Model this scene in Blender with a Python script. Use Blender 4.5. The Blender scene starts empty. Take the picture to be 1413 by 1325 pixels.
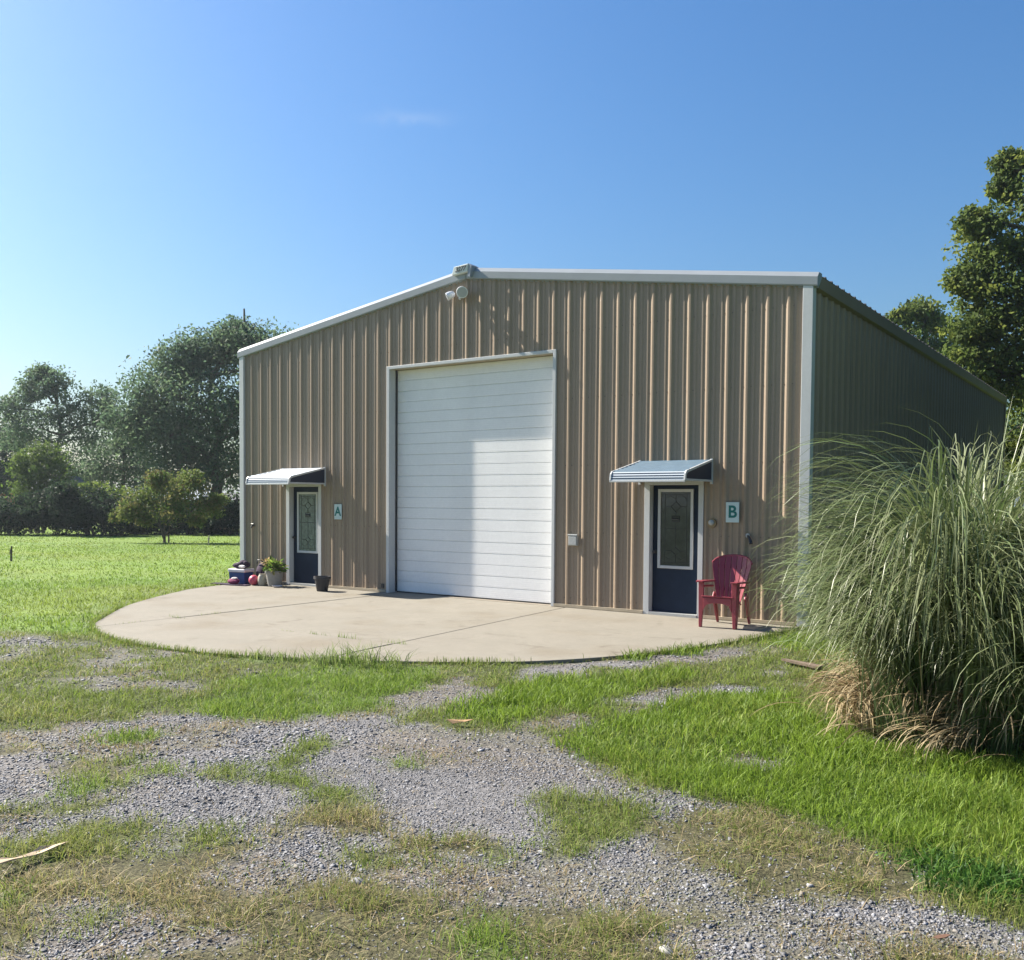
import bpy, bmesh, math, random
import numpy as np
from mathutils import Vector, Matrix

R = math.radians
scene = bpy.context.scene
col = scene.collection

# ------------------------------------------------------------------ camera
CAM = np.array([16.4347, -13.3046, 1.7374])
YAW, PITCH, ROLL = -0.612106, -0.0388417, 0.0073836
fw = np.array([math.sin(YAW) * math.cos(PITCH), math.cos(YAW) * math.cos(PITCH), math.sin(PITCH)])
r0 = np.array([math.cos(YAW), -math.sin(YAW), 0.0])
u0 = np.cross(r0, fw)
rt = r0 * math.cos(ROLL) + u0 * math.sin(ROLL)
up = -r0 * math.sin(ROLL) + u0 * math.cos(ROLL)
cd = bpy.data.cameras.new('camera')
cam = bpy.data.objects.new('camera', cd)
col.objects.link(cam)
m = Matrix.Identity(4)
for i in range(3):
    m[i][0], m[i][1], m[i][2], m[i][3] = rt[i], up[i], -fw[i], CAM[i]
cam.matrix_world = m
cd.sensor_width = 36.0
cd.lens = 36.0 * 1299.6 / 1413.0
cd.shift_y = 81.15 / 1413.0
cd.clip_end = 6000
cd.clip_start = 0.05
scene.camera = cam

# ------------------------------------------------------------------ light
SUN = Vector((-1.0, -0.120, 0.75)).normalized()
SUN_EL = math.asin(SUN.z)
SUN_ROT = math.atan2(SUN.x, SUN.y)
world = bpy.data.worlds.new('World')
scene.world = world
world.use_nodes = True
nt = world.node_tree
nt.nodes.clear()
wo = nt.nodes.new('ShaderNodeOutputWorld')
bg = nt.nodes.new('ShaderNodeBackground')
sky = nt.nodes.new('ShaderNodeTexSky')
sky.sky_type = 'NISHITA'
sky.sun_disc = False
sky.sun_elevation = SUN_EL
sky.sun_rotation = SUN_ROT
sky.altitude = 0
sky.air_density = 1.5
sky.dust_density = 1.6
sky.ozone_density = 6.0
bg.inputs['Strength'].default_value = 0.05
hs = nt.nodes.new('ShaderNodeHueSaturation')
hs.inputs['Saturation'].default_value = 1.17
nt.links.new(sky.outputs[0], hs.inputs['Color'])
tn = nt.nodes.new('ShaderNodeVectorMath')
tn.operation = 'MULTIPLY'
tn.inputs[1].default_value = (0.83, 0.925, 1.06)
nt.links.new(hs.outputs[0], tn.inputs[0])
# one faint streak of high cloud
def wnode(op, a, b=None):
    n = nt.nodes.new('ShaderNodeMath'); n.operation = op
    for i, v in enumerate((a, b)):
        if v is None: continue
        if isinstance(v, (int, float)): n.inputs[i].default_value = v
        else: nt.links.new(v, n.inputs[i])
    return n.outputs[0]
def wdot(sock, vec):
    n = nt.nodes.new('ShaderNodeVectorMath'); n.operation = 'DOT_PRODUCT'
    nt.links.new(sock, n.inputs[0]); n.inputs[1].default_value = vec
    return n.outputs['Value']
wt = nt.nodes.new('ShaderNodeTexCoord')
c_ = Vector((-0.606, 0.704, 0.3706)).normalized(); h_ = Vector((0.758, 0.652, 0.03)).normalized(); v_ = h_.cross(c_).normalized()
wn = nt.nodes.new('ShaderNodeTexNoise'); wn.inputs['Scale'].default_value = 38; wn.inputs['Detail'].default_value = 5
nt.links.new(wt.outputs['Generated'], wn.inputs['Vector'])
wob = wnode('MULTIPLY', wnode('SUBTRACT', wn.outputs[0], .5), .02)
uu = wnode('POWER', wnode('ABSOLUTE', wnode('DIVIDE', wdot(wt.outputs['Generated'], h_), .034)), 2.0)
vv = wnode('POWER', wnode('ABSOLUTE', wnode('DIVIDE', wnode('ADD', wdot(wt.outputs['Generated'], v_), wob), .0055)), 2.0)
front = wnode('GREATER_THAN', wdot(wt.outputs['Generated'], c_), 0.0)
msk = wnode('MULTIPLY', wnode('MULTIPLY', wnode('EXPONENT', wnode('MULTIPLY', wnode('ADD', uu, vv), -1.0)), front), wnode('MULTIPLY', wn.outputs[0], .22))
mixw = nt.nodes.new('ShaderNodeMix'); mixw.data_type = 'RGBA'
nt.links.new(msk, mixw.inputs['Factor']); nt.links.new(tn.outputs[0], mixw.inputs['A'])
mixw.inputs['B'].default_value = (5.6, 6.2, 6.9, 1)
nt.links.new(mixw.outputs['Result'], bg.inputs['Color'])
nt.links.new(bg.outputs[0], wo.inputs[0])
sd = bpy.data.lights.new('sun', 'SUN')
sd.energy = 5.0
sd.angle = R(0.53)
sd.color = (1.0, 0.93, 0.82)
sun = bpy.data.objects.new('sun', sd)
sun.rotation_euler = SUN.to_track_quat('Z', 'Y').to_euler()
sun.location = (-20, -10, 30)
col.objects.link(sun)
scene.view_settings.view_transform = 'Standard'
scene.view_settings.look = 'None'
scene.view_settings.gamma = 1
scene.view_settings.use_curve_mapping = False
scene.view_settings.exposure = 1.55
scene.cycles.max_bounces = 6
scene.cycles.transparent_max_bounces = 6

# ------------------------------------------------------------------ helpers
def mat(name, color, rough=0.6, spec=0.4, metal=0.0, noise=None, bump=None, attr=None, transl=0.0, extra=None):
    """Principled material; noise=(scale, amount, stretch) varies its colour, bump=(scale, strength, distance)."""
    M = bpy.data.materials.new(name)
    M.use_nodes = True
    t = M.node_tree
    b = t.nodes['Principled BSDF']
    b.inputs['Roughness'].default_value = rough
    b.inputs['Specular IOR Level'].default_value = spec
    b.inputs['Metallic'].default_value = metal
    src = None
    if attr:
        a = t.nodes.new('ShaderNodeAttribute')
        a.attribute_name = attr
        src = a.outputs['Color']
    else:
        c = t.nodes.new('ShaderNodeRGB')
        c.outputs[0].default_value = (*color, 1)
        src = c.outputs[0]
    tc = t.nodes.new('ShaderNodeTexCoord')
    geo = t.nodes.new('ShaderNodeNewGeometry')
    for nz in (noise or []):
        sc, am, st = nz
        mp = t.nodes.new('ShaderNodeMapping')
        mp.inputs['Scale'].default_value = st
        t.links.new(geo.outputs['Position'], mp.inputs[0])
        n = t.nodes.new('ShaderNodeTexNoise')
        n.inputs['Scale'].default_value = sc
        n.inputs['Detail'].default_value = 5
        n.inputs['Roughness'].default_value = 0.6
        t.links.new(mp.outputs[0], n.inputs['Vector'])
        mr = t.nodes.new('ShaderNodeMapRange')
        mr.inputs[1].default_value = 0.3
        mr.inputs[2].default_value = 0.7
        mr.inputs[3].default_value = 1 - am
        mr.inputs[4].default_value = 1 + am
        t.links.new(n.outputs[0], mr.inputs[0])
        mx = t.nodes.new('ShaderNodeVectorMath')
        mx.operation = 'SCALE'
        t.links.new(src, mx.inputs[0])
        t.links.new(mr.outputs[0], mx.inputs['Scale'])
        src = mx.outputs[0]
    if extra:
        src = extra(t, src, geo)
    t.links.new(src, b.inputs['Base Color'])
    if bump:
        n = t.nodes.new('ShaderNodeTexNoise')
        n.inputs['Scale'].default_value = bump[0]
        n.inputs['Detail'].default_value = 6
        t.links.new(geo.outputs['Position'], n.inputs['Vector'])
        bp = t.nodes.new('ShaderNodeBump')
        bp.inputs['Strength'].default_value = bump[1]
        bp.inputs['Distance'].default_value = bump[2]
        t.links.new(n.outputs[0], bp.inputs['Height'])
        t.links.new(bp.outputs[0], b.inputs['Normal'])
    if transl:
        tr = t.nodes.new('ShaderNodeBsdfTranslucent')
        t.links.new(src, tr.inputs['Color'])
        ms = t.nodes.new('ShaderNodeMixShader')
        ms.inputs[0].default_value = transl
        t.links.new(b.outputs[0], ms.inputs[1])
        t.links.new(tr.outputs[0], ms.inputs[2])
        t.links.new(ms.outputs[0], t.nodes['Material Output'].inputs[0])
    return M

def tag(o, label=None, cat=None, group=None, kind=None):
    if label: o['label'] = label
    if cat: o['category'] = cat
    if group: o['group'] = group
    if kind: o['kind'] = kind
    return o

def empty(name, loc, rz=0.0, label=None, cat=None, group=None):
    o = bpy.data.objects.new(name, None)
    o.location = loc
    o.rotation_euler = (0, 0, rz)
    o.empty_display_size = 0.2
    col.objects.link(o)
    return tag(o, label, cat, group)

class MB:
    """Collects boxes, prisms, tubes and lathes; build() links them as one mesh object."""
    def __init__(s): s.v = []; s.f = []
    def add(s, vs, fs):
        n = len(s.v)
        s.v += [tuple(map(float, p)) for p in vs]
        s.f += [tuple(i + n for i in f) for f in fs]
        return s
    def box(s, x0, x1, y0, y1, z0, z1):
        return s.add([(x0, y0, z0), (x1, y0, z0), (x1, y1, z0), (x0, y1, z0), (x0, y0, z1), (x1, y0, z1), (x1, y1, z1), (x0, y1, z1)],
                     [(3, 2, 1, 0), (4, 5, 6, 7), (0, 1, 5, 4), (1, 2, 6, 5), (2, 3, 7, 6), (3, 0, 4, 7)])
    def prism(s, pts, off):
        n = len(pts)
        off = np.array(off)
        a = [np.array(p, float) for p in pts]
        nrm = sum((np.cross(a[i], a[(i + 1) % n]) for i in range(n)), np.zeros(3))
        if np.dot(nrm, off) > 0: a = a[::-1]
        b = [p + off for p in a]
        fs = [tuple(range(n)), tuple(range(2 * n - 1, n - 1, -1))]
        for i in range(n):
            j = (i + 1) % n
            fs.append((j, i, i + n, j + n))
        return s.add(a + b, fs)
    def tube(s, path, radii, n=6, cap=True):
        P = [np.array(p, float) for p in path]
        rings = []
        ref = np.array([0.31, 0.17, 0.93])
        for i, p in enumerate(P):
            d = P[min(i + 1, len(P) - 1)] - P[max(i - 1, 0)]
            d /= np.linalg.norm(d) + 1e-9
            a = np.cross(d, ref)
            if np.linalg.norm(a) < 1e-3: a = np.cross(d, (1, 0, 0))
            a /= np.linalg.norm(a)
            b = np.cross(d, a)
            rings.append([p + radii[i] * (math.cos(2 * math.pi * k / n) * a + math.sin(2 * math.pi * k / n) * b) for k in range(n)])
        vs = [q for r in rings for q in r]
        fs = []
        for i in range(len(P) - 1):
            for k in range(n):
                k2 = (k + 1) % n
                fs.append((i * n + k, i * n + k2, (i + 1) * n + k2, (i + 1) * n + k))
        if cap:
            fs.append(tuple(range(n - 1, -1, -1)))
            fs.append(tuple((len(P) - 1) * n + k for k in range(n)))
        return s.add(vs, fs)
    def lathe(s, prof, n=20, c=(0, 0, 0)):
        vs = []; fs = []
        for r, z in prof:
            for k in range(n):
                a = 2 * math.pi * k / n
                vs.append((c[0] + r * math.cos(a), c[1] + r * math.sin(a), c[2] + z))
        for i in range(len(prof) - 1):
            for k in range(n):
                k2 = (k + 1) % n
                fs.append((i * n + k, i * n + k2, (i + 1) * n + k2, (i + 1) * n + k))
        fs.append(tuple(range(n - 1, -1, -1)))
        fs.append(tuple((len(prof) - 1) * n + k for k in range(n)))
        return s.add(vs, fs)
    def build(s, name, material, parent=None, smooth=None, bevel=0.0, kind=None):
        me = bpy.data.meshes.new(name)
        me.from_pydata(s.v, [], s.f)
        me.update()
        if smooth:
            me.polygons.foreach_set('use_smooth', [True] * len(me.polygons))
            me.set_sharp_from_angle(angle=R(smooth))
        me.materials.append(material)
        o = bpy.data.objects.new(name, me)
        col.objects.link(o)
        if parent: o.parent = parent
        if bevel:
            b = o.modifiers.new('bevel', 'BEVEL')
            b.width = bevel; b.segments = 2; b.limit_method = 'ANGLE'; b.angle_limit = R(40)
        if kind: o['kind'] = kind
        return o

def npmesh(name, V, F, material, cols=None, parent=None, smooth=False, kind=None):
    V = np.asarray(V, np.float32); F = np.asarray(F, np.int32)
    me = bpy.data.meshes.new(name)
    k = F.shape[1]
    me.vertices.add(len(V)); me.vertices.foreach_set('co', V.ravel())
    me.loops.add(F.size); me.loops.foreach_set('vertex_index', F.ravel())
    me.polygons.add(len(F)); me.polygons.foreach_set('loop_start', np.arange(0, F.size, k, dtype=np.int32))
    if smooth: me.polygons.foreach_set('use_smooth', np.ones(len(F), bool))
    if cols is not None:
        a = me.attributes.new('col', 'FLOAT_COLOR', 'POINT')
        c = np.ones((len(V), 4), np.float32); c[:, :3] = cols
        a.data.foreach_set('color', c.ravel())
    me.update(calc_edges=True)
    me.materials.append(material)
    o = bpy.data.objects.new(name, me)
    col.objects.link(o)
    if parent: o.parent = parent
    if kind: o['kind'] = kind
    return o

def copy_tree(o, parent=None):
    c = o.copy(); col.objects.link(c)
    if parent: c.parent = parent
    for ch in list(o.children): copy_tree(ch, c)
    return c

def vnoise(x, y, sc, seed=0):
    """Smooth lattice noise in 0..1."""
    x = np.asarray(x) * sc; y = np.asarray(y) * sc
    xi = np.floor(x).astype(np.int64); yi = np.floor(y).astype(np.int64)
    fx = x - xi; fy = y - yi
    fx = fx * fx * (3 - 2 * fx); fy = fy * fy * (3 - 2 * fy)
    def h(a, b):
        n = (a * 374761393 + b * 668265263 + seed * 974634777) & 0x7fffffff
        n = ((n ^ (n >> 13)) * 1274126177) & 0x7fffffff
        return ((n ^ (n >> 16)) & 0xffff) / 65535.0
    return (h(xi, yi) * (1 - fx) + h(xi + 1, yi) * fx) * (1 - fy) + (h(xi, yi + 1) * (1 - fx) + h(xi + 1, yi + 1) * fx) * fy

def inpoly(x, y, poly):
    ins = np.zeros(x.shape, bool)
    n = len(poly)
    for i in range(n):
        x1, y1 = poly[i]; x2, y2 = poly[(i + 1) % n]
        if y1 == y2: continue
        c = ((y1 > y) != (y2 > y)) & (x < (x2 - x1) * (y - y1) / (y2 - y1) + x1)
        ins ^= c
    return ins

# ------------------------------------------------------------------ materials
S1 = (1, 1, 1)
M_SIDING = mat('tan_siding_paint', (0.262, 0.199, 0.142), 0.42, 0.4, noise=[(2.2, 0.07, (1, 1, 0.15)), (18, 0.05, S1)])
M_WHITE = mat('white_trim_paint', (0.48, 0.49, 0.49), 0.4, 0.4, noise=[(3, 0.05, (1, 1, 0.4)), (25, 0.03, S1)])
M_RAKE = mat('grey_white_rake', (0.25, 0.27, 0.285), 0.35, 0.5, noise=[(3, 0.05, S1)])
M_GARAGE = mat('white_door_paint', (0.77, 0.765, 0.755), 0.4, 0.4, noise=[(1.3, 0.05, (1, 1, 0.5)), (20, 0.025, S1)])
M_ROOF = mat('dark_ribbed_roof', (0.085, 0.078, 0.07), 0.45, 0.5, noise=[(2, 0.1, S1)])
M_EAVE = mat('brown_eave_trim', (0.20, 0.16, 0.115), 0.5, 0.4, noise=[(2, 0.08, S1)])
M_BASE = mat('cream_base_trim', (0.38, 0.32, 0.23), 0.55, 0.3, noise=[(6, 0.12, S1)])
M_NAVY = mat('navy_paint', (0.010, 0.020, 0.042), 0.5, 0.2, noise=[(5, 0.15, S1)])
M_NAVY2 = mat('navy_awning_panel', (0.016, 0.024, 0.045), 0.5, 0.4, noise=[(9, 0.1, S1)])
M_AWN = mat('awning_white_enamel', (0.46, 0.51, 0.56), 0.3, 0.5, noise=[(6, 0.06, S1)])
M_AWN2 = mat('awning_steel_blue_enamel', (0.085, 0.135, 0.18), 0.5, 0.4, noise=[(6, 0.08, S1)])
M_AWNB = mat('awning_blue_stripe', (0.045, 0.085, 0.14), 0.35, 0.5, noise=[(6, 0.08, S1)])
M_GLASS = mat('dark_door_glass', (0.035, 0.045, 0.042), 0.06, 0.6, noise=[(7, 0.35, S1)])
M_GLASSA = mat('textured_door_glass', (0.085, 0.125, 0.105), 0.22, 0.6, noise=[(14, 0.35, S1)], bump=(60, 0.4, 0.004))
M_LEAD = mat('lead_came', (0.03, 0.035, 0.04), 0.5, 0.4)
M_DARK = mat('dark_metal', (0.03, 0.03, 0.032), 0.45, 0.4)
M_BRASS = mat('dull_bronze', (0.22, 0.16, 0.09), 0.4, 0.5, metal=0.6)
M_GREYMET = mat('grey_cast_metal', (0.36, 0.37, 0.36), 0.45, 0.5, noise=[(25, 0.1, S1)])
M_LAMP = mat('lamp_white_plastic', (0.62, 0.64, 0.68), 0.3, 0.5)
M_SIGN = mat('pale_aqua_sign', (0.50, 0.62, 0.62), 0.45, 0.4, noise=[(18, 0.05, S1)])
M_TEAL = mat('teal_letter', (0.010, 0.145, 0.135), 0.5, 0.3)
M_PLAQ = mat('pale_plaque', (0.56, 0.60, 0.58), 0.5, 0.3)
M_CHAIR = mat('maroon_plastic', (0.265, 0.042, 0.058), 0.36, 0.45, noise=[(9, 0.1, S1), (60, 0.05, S1)])
M_BARK = mat('bark', (0.10, 0.085, 0.07), 0.85, 0.2, noise=[(7, 0.35, (1, 1, 0.3))], bump=(25, 0.6, 0.02))
M_WOOD = mat('weathered_wood', (0.28, 0.21, 0.15), 0.8, 0.2, noise=[(8, 0.3, (1, 6, 1))])
M_STRAW = mat('straw', (0.40, 0.29, 0.17), 0.7, 0.25, attr='col', transl=0.2)
M_BLADE = mat('grass_blade', (0.1, 0.2, 0.03), 0.55, 0.25, attr='col', transl=0.42)
M_PAMPAS = mat('pampas_leaf', (0.2, 0.24, 0.1), 0.4, 0.4, attr='col', transl=0.25)
M_LEAF = mat('leaf', (0.06, 0.1, 0.03), 0.6, 0.12, attr='col', transl=0.48)
M_STONE = mat('gravel_stone', (0.3, 0.3, 0.32), 0.8, 0.3, attr='col', noise=[(90, 0.15, S1)])

def concrete_extra(t, src, geo):
    # rust-brown and grey blotches, hairline darker pitting
    n = t.nodes.new('ShaderNodeTexNoise'); n.inputs['Scale'].default_value = 0.7; n.inputs['Detail'].default_value = 6
    t.links.new(geo.outputs['Position'], n.inputs['Vector'])
    r = t.nodes.new('ShaderNodeValToRGB')
    r.color_ramp.elements[0].position = 0.52; r.color_ramp.elements[0].color = (1, 1, 1, 1)
    r.color_ramp.elements[1].position = 0.75; r.color_ramp.elements[1].color = (0.84, 0.79, 0.72, 1)
    t.links.new(n.outputs[0], r.inputs[0])
    mx = t.nodes.new('ShaderNodeVectorMath'); mx.operation = 'MULTIPLY'
    t.links.new(src, mx.inputs[0]); t.links.new(r.outputs[0], mx.inputs[1])
    n3 = t.nodes.new('ShaderNodeTexNoise'); n3.inputs['Scale'].default_value = 1.9; n3.inputs['Detail'].default_value = 8; n3.inputs['Distortion'].default_value = .8
    t.links.new(geo.outputs['Position'], n3.inputs['Vector'])
    r3 = t.nodes.new('ShaderNodeValToRGB')
    r3.color_ramp.elements[0].position = 0.60; r3.color_ramp.elements[0].color = (1, 1, 1, 1)
    r3.color_ramp.elements[1].position = 0.80; r3.color_ramp.elements[1].color = (0.66, 0.63, 0.60, 1)
    t.links.new(n3.outputs[0], r3.inputs[0])
    m3 = t.nodes.new('ShaderNodeVectorMath'); m3.operation = 'MULTIPLY'
    t.links.new(mx.outputs[0], m3.inputs[0]); t.links.new(r3.outputs[0], m3.inputs[1])
    mx = m3
    v = t.nodes.new('ShaderNodeTexNoise'); v.inputs['Scale'].default_value = 140; v.inputs['Detail'].default_value = 2
    t.links.new(geo.outputs['Position'], v.inputs['Vector'])
    m2 = t.nodes.new('ShaderNodeMapRange'); m2.inputs[1].default_value = .3; m2.inputs[2].default_value = .7; m2.inputs[3].default_value = .9; m2.inputs[4].default_value = 1.08
    t.links.new(v.outputs[0], m2.inputs[0])
    sc = t.nodes.new('ShaderNodeVectorMath'); sc.operation = 'SCALE'
    t.links.new(mx.outputs[0], sc.inputs[0]); t.links.new(m2.outputs[0], sc.inputs['Scale'])
    return sc.outputs[0]
M_CONC = mat('concrete', (0.218, 0.199, 0.162), 0.85, 0.25, noise=[(1.6, 0.06, (1, 1, 1)), (9, 0.05, S1)], bump=(120, 0.25, 0.003), extra=concrete_extra)
M_FOUND = mat('foundation_concrete', (0.22, 0.19, 0.15), 0.85, 0.25, noise=[(6, 0.12, S1)])

def ground_extra(t, src, geo):
    v = t.nodes.new('ShaderNodeTexVoronoi'); v.inputs['Scale'].default_value = 55
    t.links.new(geo.outputs['Position'], v.inputs['Vector'])
    m2 = t.nodes.new('ShaderNodeMapRange'); m2.inputs[1].default_value = 0; m2.inputs[2].default_value = 1; m2.inputs[3].default_value = .65; m2.inputs[4].default_value = 1.35
    sp = t.nodes.new('ShaderNodeSeparateColor')
    t.links.new(v.outputs['Color'], sp.inputs[0]); t.links.new(sp.outputs[0], m2.inputs[0])
    sc = t.nodes.new('ShaderNodeVectorMath'); sc.operation = 'SCALE'
    t.links.new(src, sc.inputs[0]); t.links.new(m2.outputs[0], sc.inputs['Scale'])
    return sc.outputs[0]
M_GROUND = mat('ground_soil', (0.2, 0.2, 0.2), 0.9, 0.2, attr='col', noise=[(0.5, 0.1, S1), (6, 0.18, S1), (45, 0.25, S1)], bump=(60, 0.7, 0.02), extra=ground_extra)
# ------------------------------------------------------------------ ground
APRON = [(0.50, 0.0), (0.55, -1.10), (0.79, -1.93), (1.25, -2.70), (1.68, -3.36), (2.2, -4.06), (2.76, -4.67), (3.6, -5.45), (4.15, -5.93), (4.88, -6.32), (5.71, -6.58), (6.41, -6.66),
         (7.19, -6.61), (7.89, -6.45), (8.61, -6.17), (9.22, -5.87), (9.63, -5.62), (10.18, -5.25), (10.78, -4.70), (11.29, -3.88), (11.69, -2.83), (12.01, -1.51), (12.10, -0.7), (12.12, 0.0)]
ZONES = [
    ('gravel',[(8.56, -10.22), (9.16, -9.72), (9.49, -9.33), (9.83, -8.93), (10.0, -8.58), (10.54, -8.3), (10.75, -8.02), (10.83, -7.69), (11.12, -7.64), (11.44, -7.66), (11.78, -7.61), (12.13, -7.78), (12.57, -7.84), (12.87, -7.73), (13.19, -7.95), (13.5, -8.12), (13.76, -8.21), (14.04, -8.18), (14.34, -8.13), (14.54, -8.21), (14.46, -8.42), (14.37, -8.62), (14.32, -8.86), (14.37, -9.13), (14.3, -9.3), (14.15, -9.46), (13.93, -9.51), (13.84, -9.63), (13.59, -9.76), (13.33, -10.0), (13.23, -10.14), (13.18, -10.28), (12.97, -10.53), (12.79, -10.71), (12.62, -10.63), (12.64, -10.4), (12.72, -10.1), (12.46, -10.03), (12.06, -10.18), (11.77, -10.39), (11.79, -10.65), (11.59, -10.92), (11.26, -11.29)]),
    ('sparse',[(13.28, -10.04), (13.93, -9.51), (14.41, -9.22), (14.78, -9.11), (14.87, -9.44), (14.65, -9.69), (14.33, -9.89), (13.95, -10.11), (13.62, -10.21)]),
    ('gravel',[(14.9, -10.01), (14.83, -9.76), (14.94, -9.34), (15.09, -9.13), (15.39, -9.06), (15.63, -8.75), (15.96, -8.67), (16.2, -8.85), (16.21, -9.14)]),
    ('gravel',[(12.7, -11.39), (12.53, -11.14), (12.78, -11.02), (13.02, -11.08), (13.17, -11.3), (12.91, -11.5)]),
    ('sparse',[(14.15, -9.18), (14.37, -8.62), (14.59, -8.85), (14.66, -9.09), (14.42, -9.38)]),
    ('gravel',[(10.65, -5.27), (10.83, -4.85), (11.57, -3.56), (11.99, -2.2), (12.46, -1.84), (12.52, -2.63), (12.12, -3.57), (11.86, -4.12), (11.47, -5.0), (11.1, -5.78)]),
    ('sparse',[(10.56, -6.55), (10.83, -6.12), (11.3, -5.99), (11.51, -6.46), (11.39, -7.03), (11.38, -7.45), (11.12, -7.64)]),
    ('gravel',[(12.24, -5.9), (12.49, -5.08), (12.87, -4.57), (13.28, -4.49), (13.14, -5.22), (12.88, -6.15), (12.58, -6.38)]),
    ('sparse',[(12.21, -6.98), (12.34, -6.56), (12.56, -6.82), (12.53, -7.2)]),
    ('gravel',[(3.5, -7.64), (4.21, -7.26), (4.76, -6.99), (5.77, -6.82), (5.64, -7.2), (5.04, -7.67), (4.39, -8.03)]),
    ('sparse',[(12.13, -7.78), (12.12, -7.21), (12.93, -7.44), (13.5, -8.12), (13.19, -7.95), (12.62, -7.92)]),
    ('bright',[(9.96, -9.4), (10.03, -9.24), (10.33, -9.23), (10.48, -9.42), (10.24, -9.54)]),
    ('olive',[(10.61, -10.17), (10.6, -9.87), (11.09, -9.55), (11.25, -9.72), (10.99, -10.1)]),
    ('bright',[(10.92, -10.36), (10.94, -10.16), (11.14, -10.11), (11.22, -10.28), (11.1, -10.43)]),
    ('olive',[(12.42, -9.84), (12.46, -9.62), (12.81, -9.45), (13.04, -9.46), (12.84, -9.75), (12.74, -10.02)]),
    ('olive',[(13.11, -9.87), (13.17, -9.61), (13.49, -9.4), (13.66, -9.44), (13.76, -9.58), (13.53, -9.69), (13.27, -9.94)]),
    ('turf',[(13.53, -9.57), (13.65, -9.42), (13.87, -9.67), (13.7, -9.74)]),
    ('olive',[(9.69, -9.98), (9.81, -9.84), (10.1, -9.84), (10.01, -10.14)]),
    ('bright',[(12.12, -8.57), (12.23, -8.44), (12.42, -8.65), (12.3, -8.73)]),
    ('lush',[(12.59, -6.86), (12.78, -6.23), (12.93, -5.38), (13.4, -4.82), (14.3, -5.87), (14.91, -6.21), (15.68, -6.1), (16.41, -5.97), (16.43, -7.74), (15.93, -8.37), (15.66, -8.41), (15.34, -8.3), (14.98, -8.18), (14.59, -8.1), (14.31, -8.06), (13.96, -8.12), (13.62, -8.04), (13.17, -7.74), (12.74, -7.32)]),
    ('lush',[(11.51, -7.18), (11.36, -6.37), (11.3, -5.29), (11.77, -4.93), (12.12, -4.14), (12.48, -4.39), (12.3, -5.0), (12.19, -5.82), (12.43, -6.49), (12.19, -6.67), (12.12, -7.21), (11.84, -7.42)]),
    ('lush',[(11.24, -3.81), (11.26, -3.13), (11.63, -2.48), (11.84, -2.96), (11.53, -3.84)]),
    ('bright',[(9.94, -8.53), (9.39, -8.06), (8.81, -7.19), (8.92, -6.32), (9.44, -5.63), (10.22, -5.59), (10.61, -6.29), (10.73, -7.04), (11.02, -7.55), (10.75, -8.02), (10.52, -8.28)]),
    ('wispy',[(7.74, -6.33), (8.47, -6.01), (9.21, -5.62), (9.53, -5.5), (9.83, -5.89), (9.16, -6.24), (8.19, -6.59)]),
    ('sparse', [(13.88, -7.25), (13.98, -7.06), (14.19, -6.94), (14.23, -7.17), (14.0, -7.35)]),
    ('clover',[(15.29, -8.4), (15.64, -8.32), (15.93, -8.33), (16.16, -8.31), (16.04, -8.54), (15.71, -8.73), (15.47, -8.6)]),
    ('olive',[(14.12, -8.36), (14.61, -8.16), (15.04, -8.27), (15.36, -8.41), (15.54, -8.76), (15.33, -9.06), (14.97, -9.17), (14.69, -9.17), (14.42, -8.98)]),
]
KINDS = ['gravel', 'sparse', 'olive', 'bright', 'lush', 'wispy', 'clover', 'lawn', 'turf', 'none']
GX0, GX1, GY0, GY1, GS = 2.0, 19.0, -13.5, 1.0, 0.04
gx = np.arange(GX0, GX1, GS); gy = np.arange(GY0, GY1, GS)
GXX, GYY = np.meshgrid(gx, gy, indexing='ij')
WX = GXX + 0.30 * (vnoise(GXX, GYY, 2.3, 1) - .5) + 0.24 * (vnoise(GXX, GYY, 7, 2) - .5)
WY = GYY + 0.30 * (vnoise(GXX, GYY, 2.3, 3) - .5) + 0.24 * (vnoise(GXX, GYY, 7, 4) - .5)
ZG = np.where(np.hypot(WX - CAM[0], WY - CAM[1]) < 5.0, 2, 8).astype(np.int8)                       # short dry turf by default
ZG[(WX < 5.0 + 0.0 * WY) & (WY > -7.0 + 0.35 * (WX - 4))] = 7
ZG[(WX > 12.2) & (WY > -2.2)] = 4
for kname, poly in ZONES:
    ZG[inpoly(WX, WY, poly)] = KINDS.index(kname)
n1_ = vnoise(GXX, GYY, 1.15, 61) * .6 + vnoise(GXX, GYY, 3.1, 62) * .4
n2_ = vnoise(GXX + .5 * GYY, GYY, 1.7, 63) * .6 + vnoise(GXX, GYY, 4.3, 64) * .4
ZG[(ZG == 0) & (n1_ > .60)] = 1
ZG[(ZG == 0) & (n2_ > .645)] = 8
ZG[((ZG == 2) | (ZG == 8)) & (n2_ < .30)] = 1
ZG[(ZG == 2) & (n1_ < .21)] = 3
ZG[inpoly(GXX, GYY, APRON)] = 9
ZG[(GXX > 0) & (GXX < 12.2) & (GYY > -0.02)] = 9

def zone(x, y):
    i = ((x - GX0) / GS).astype(int); j = ((y - GY0) / GS).astype(int)
    ok = (i >= 0) & (i < len(gx)) & (j >= 0) & (j < len(gy))
    k = np.full(x.shape, 7, np.int8)
    k[(y < -7.3) & (x < 6)] = 8
    k[ok] = ZG[i[ok], j[ok]]
    k[(x > -0.05) & (x < 12.25) & (y > -0.02) & (y < 18.4)] = 9
    k[inpoly(x, y, APRON)] = 9
    return k

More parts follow.
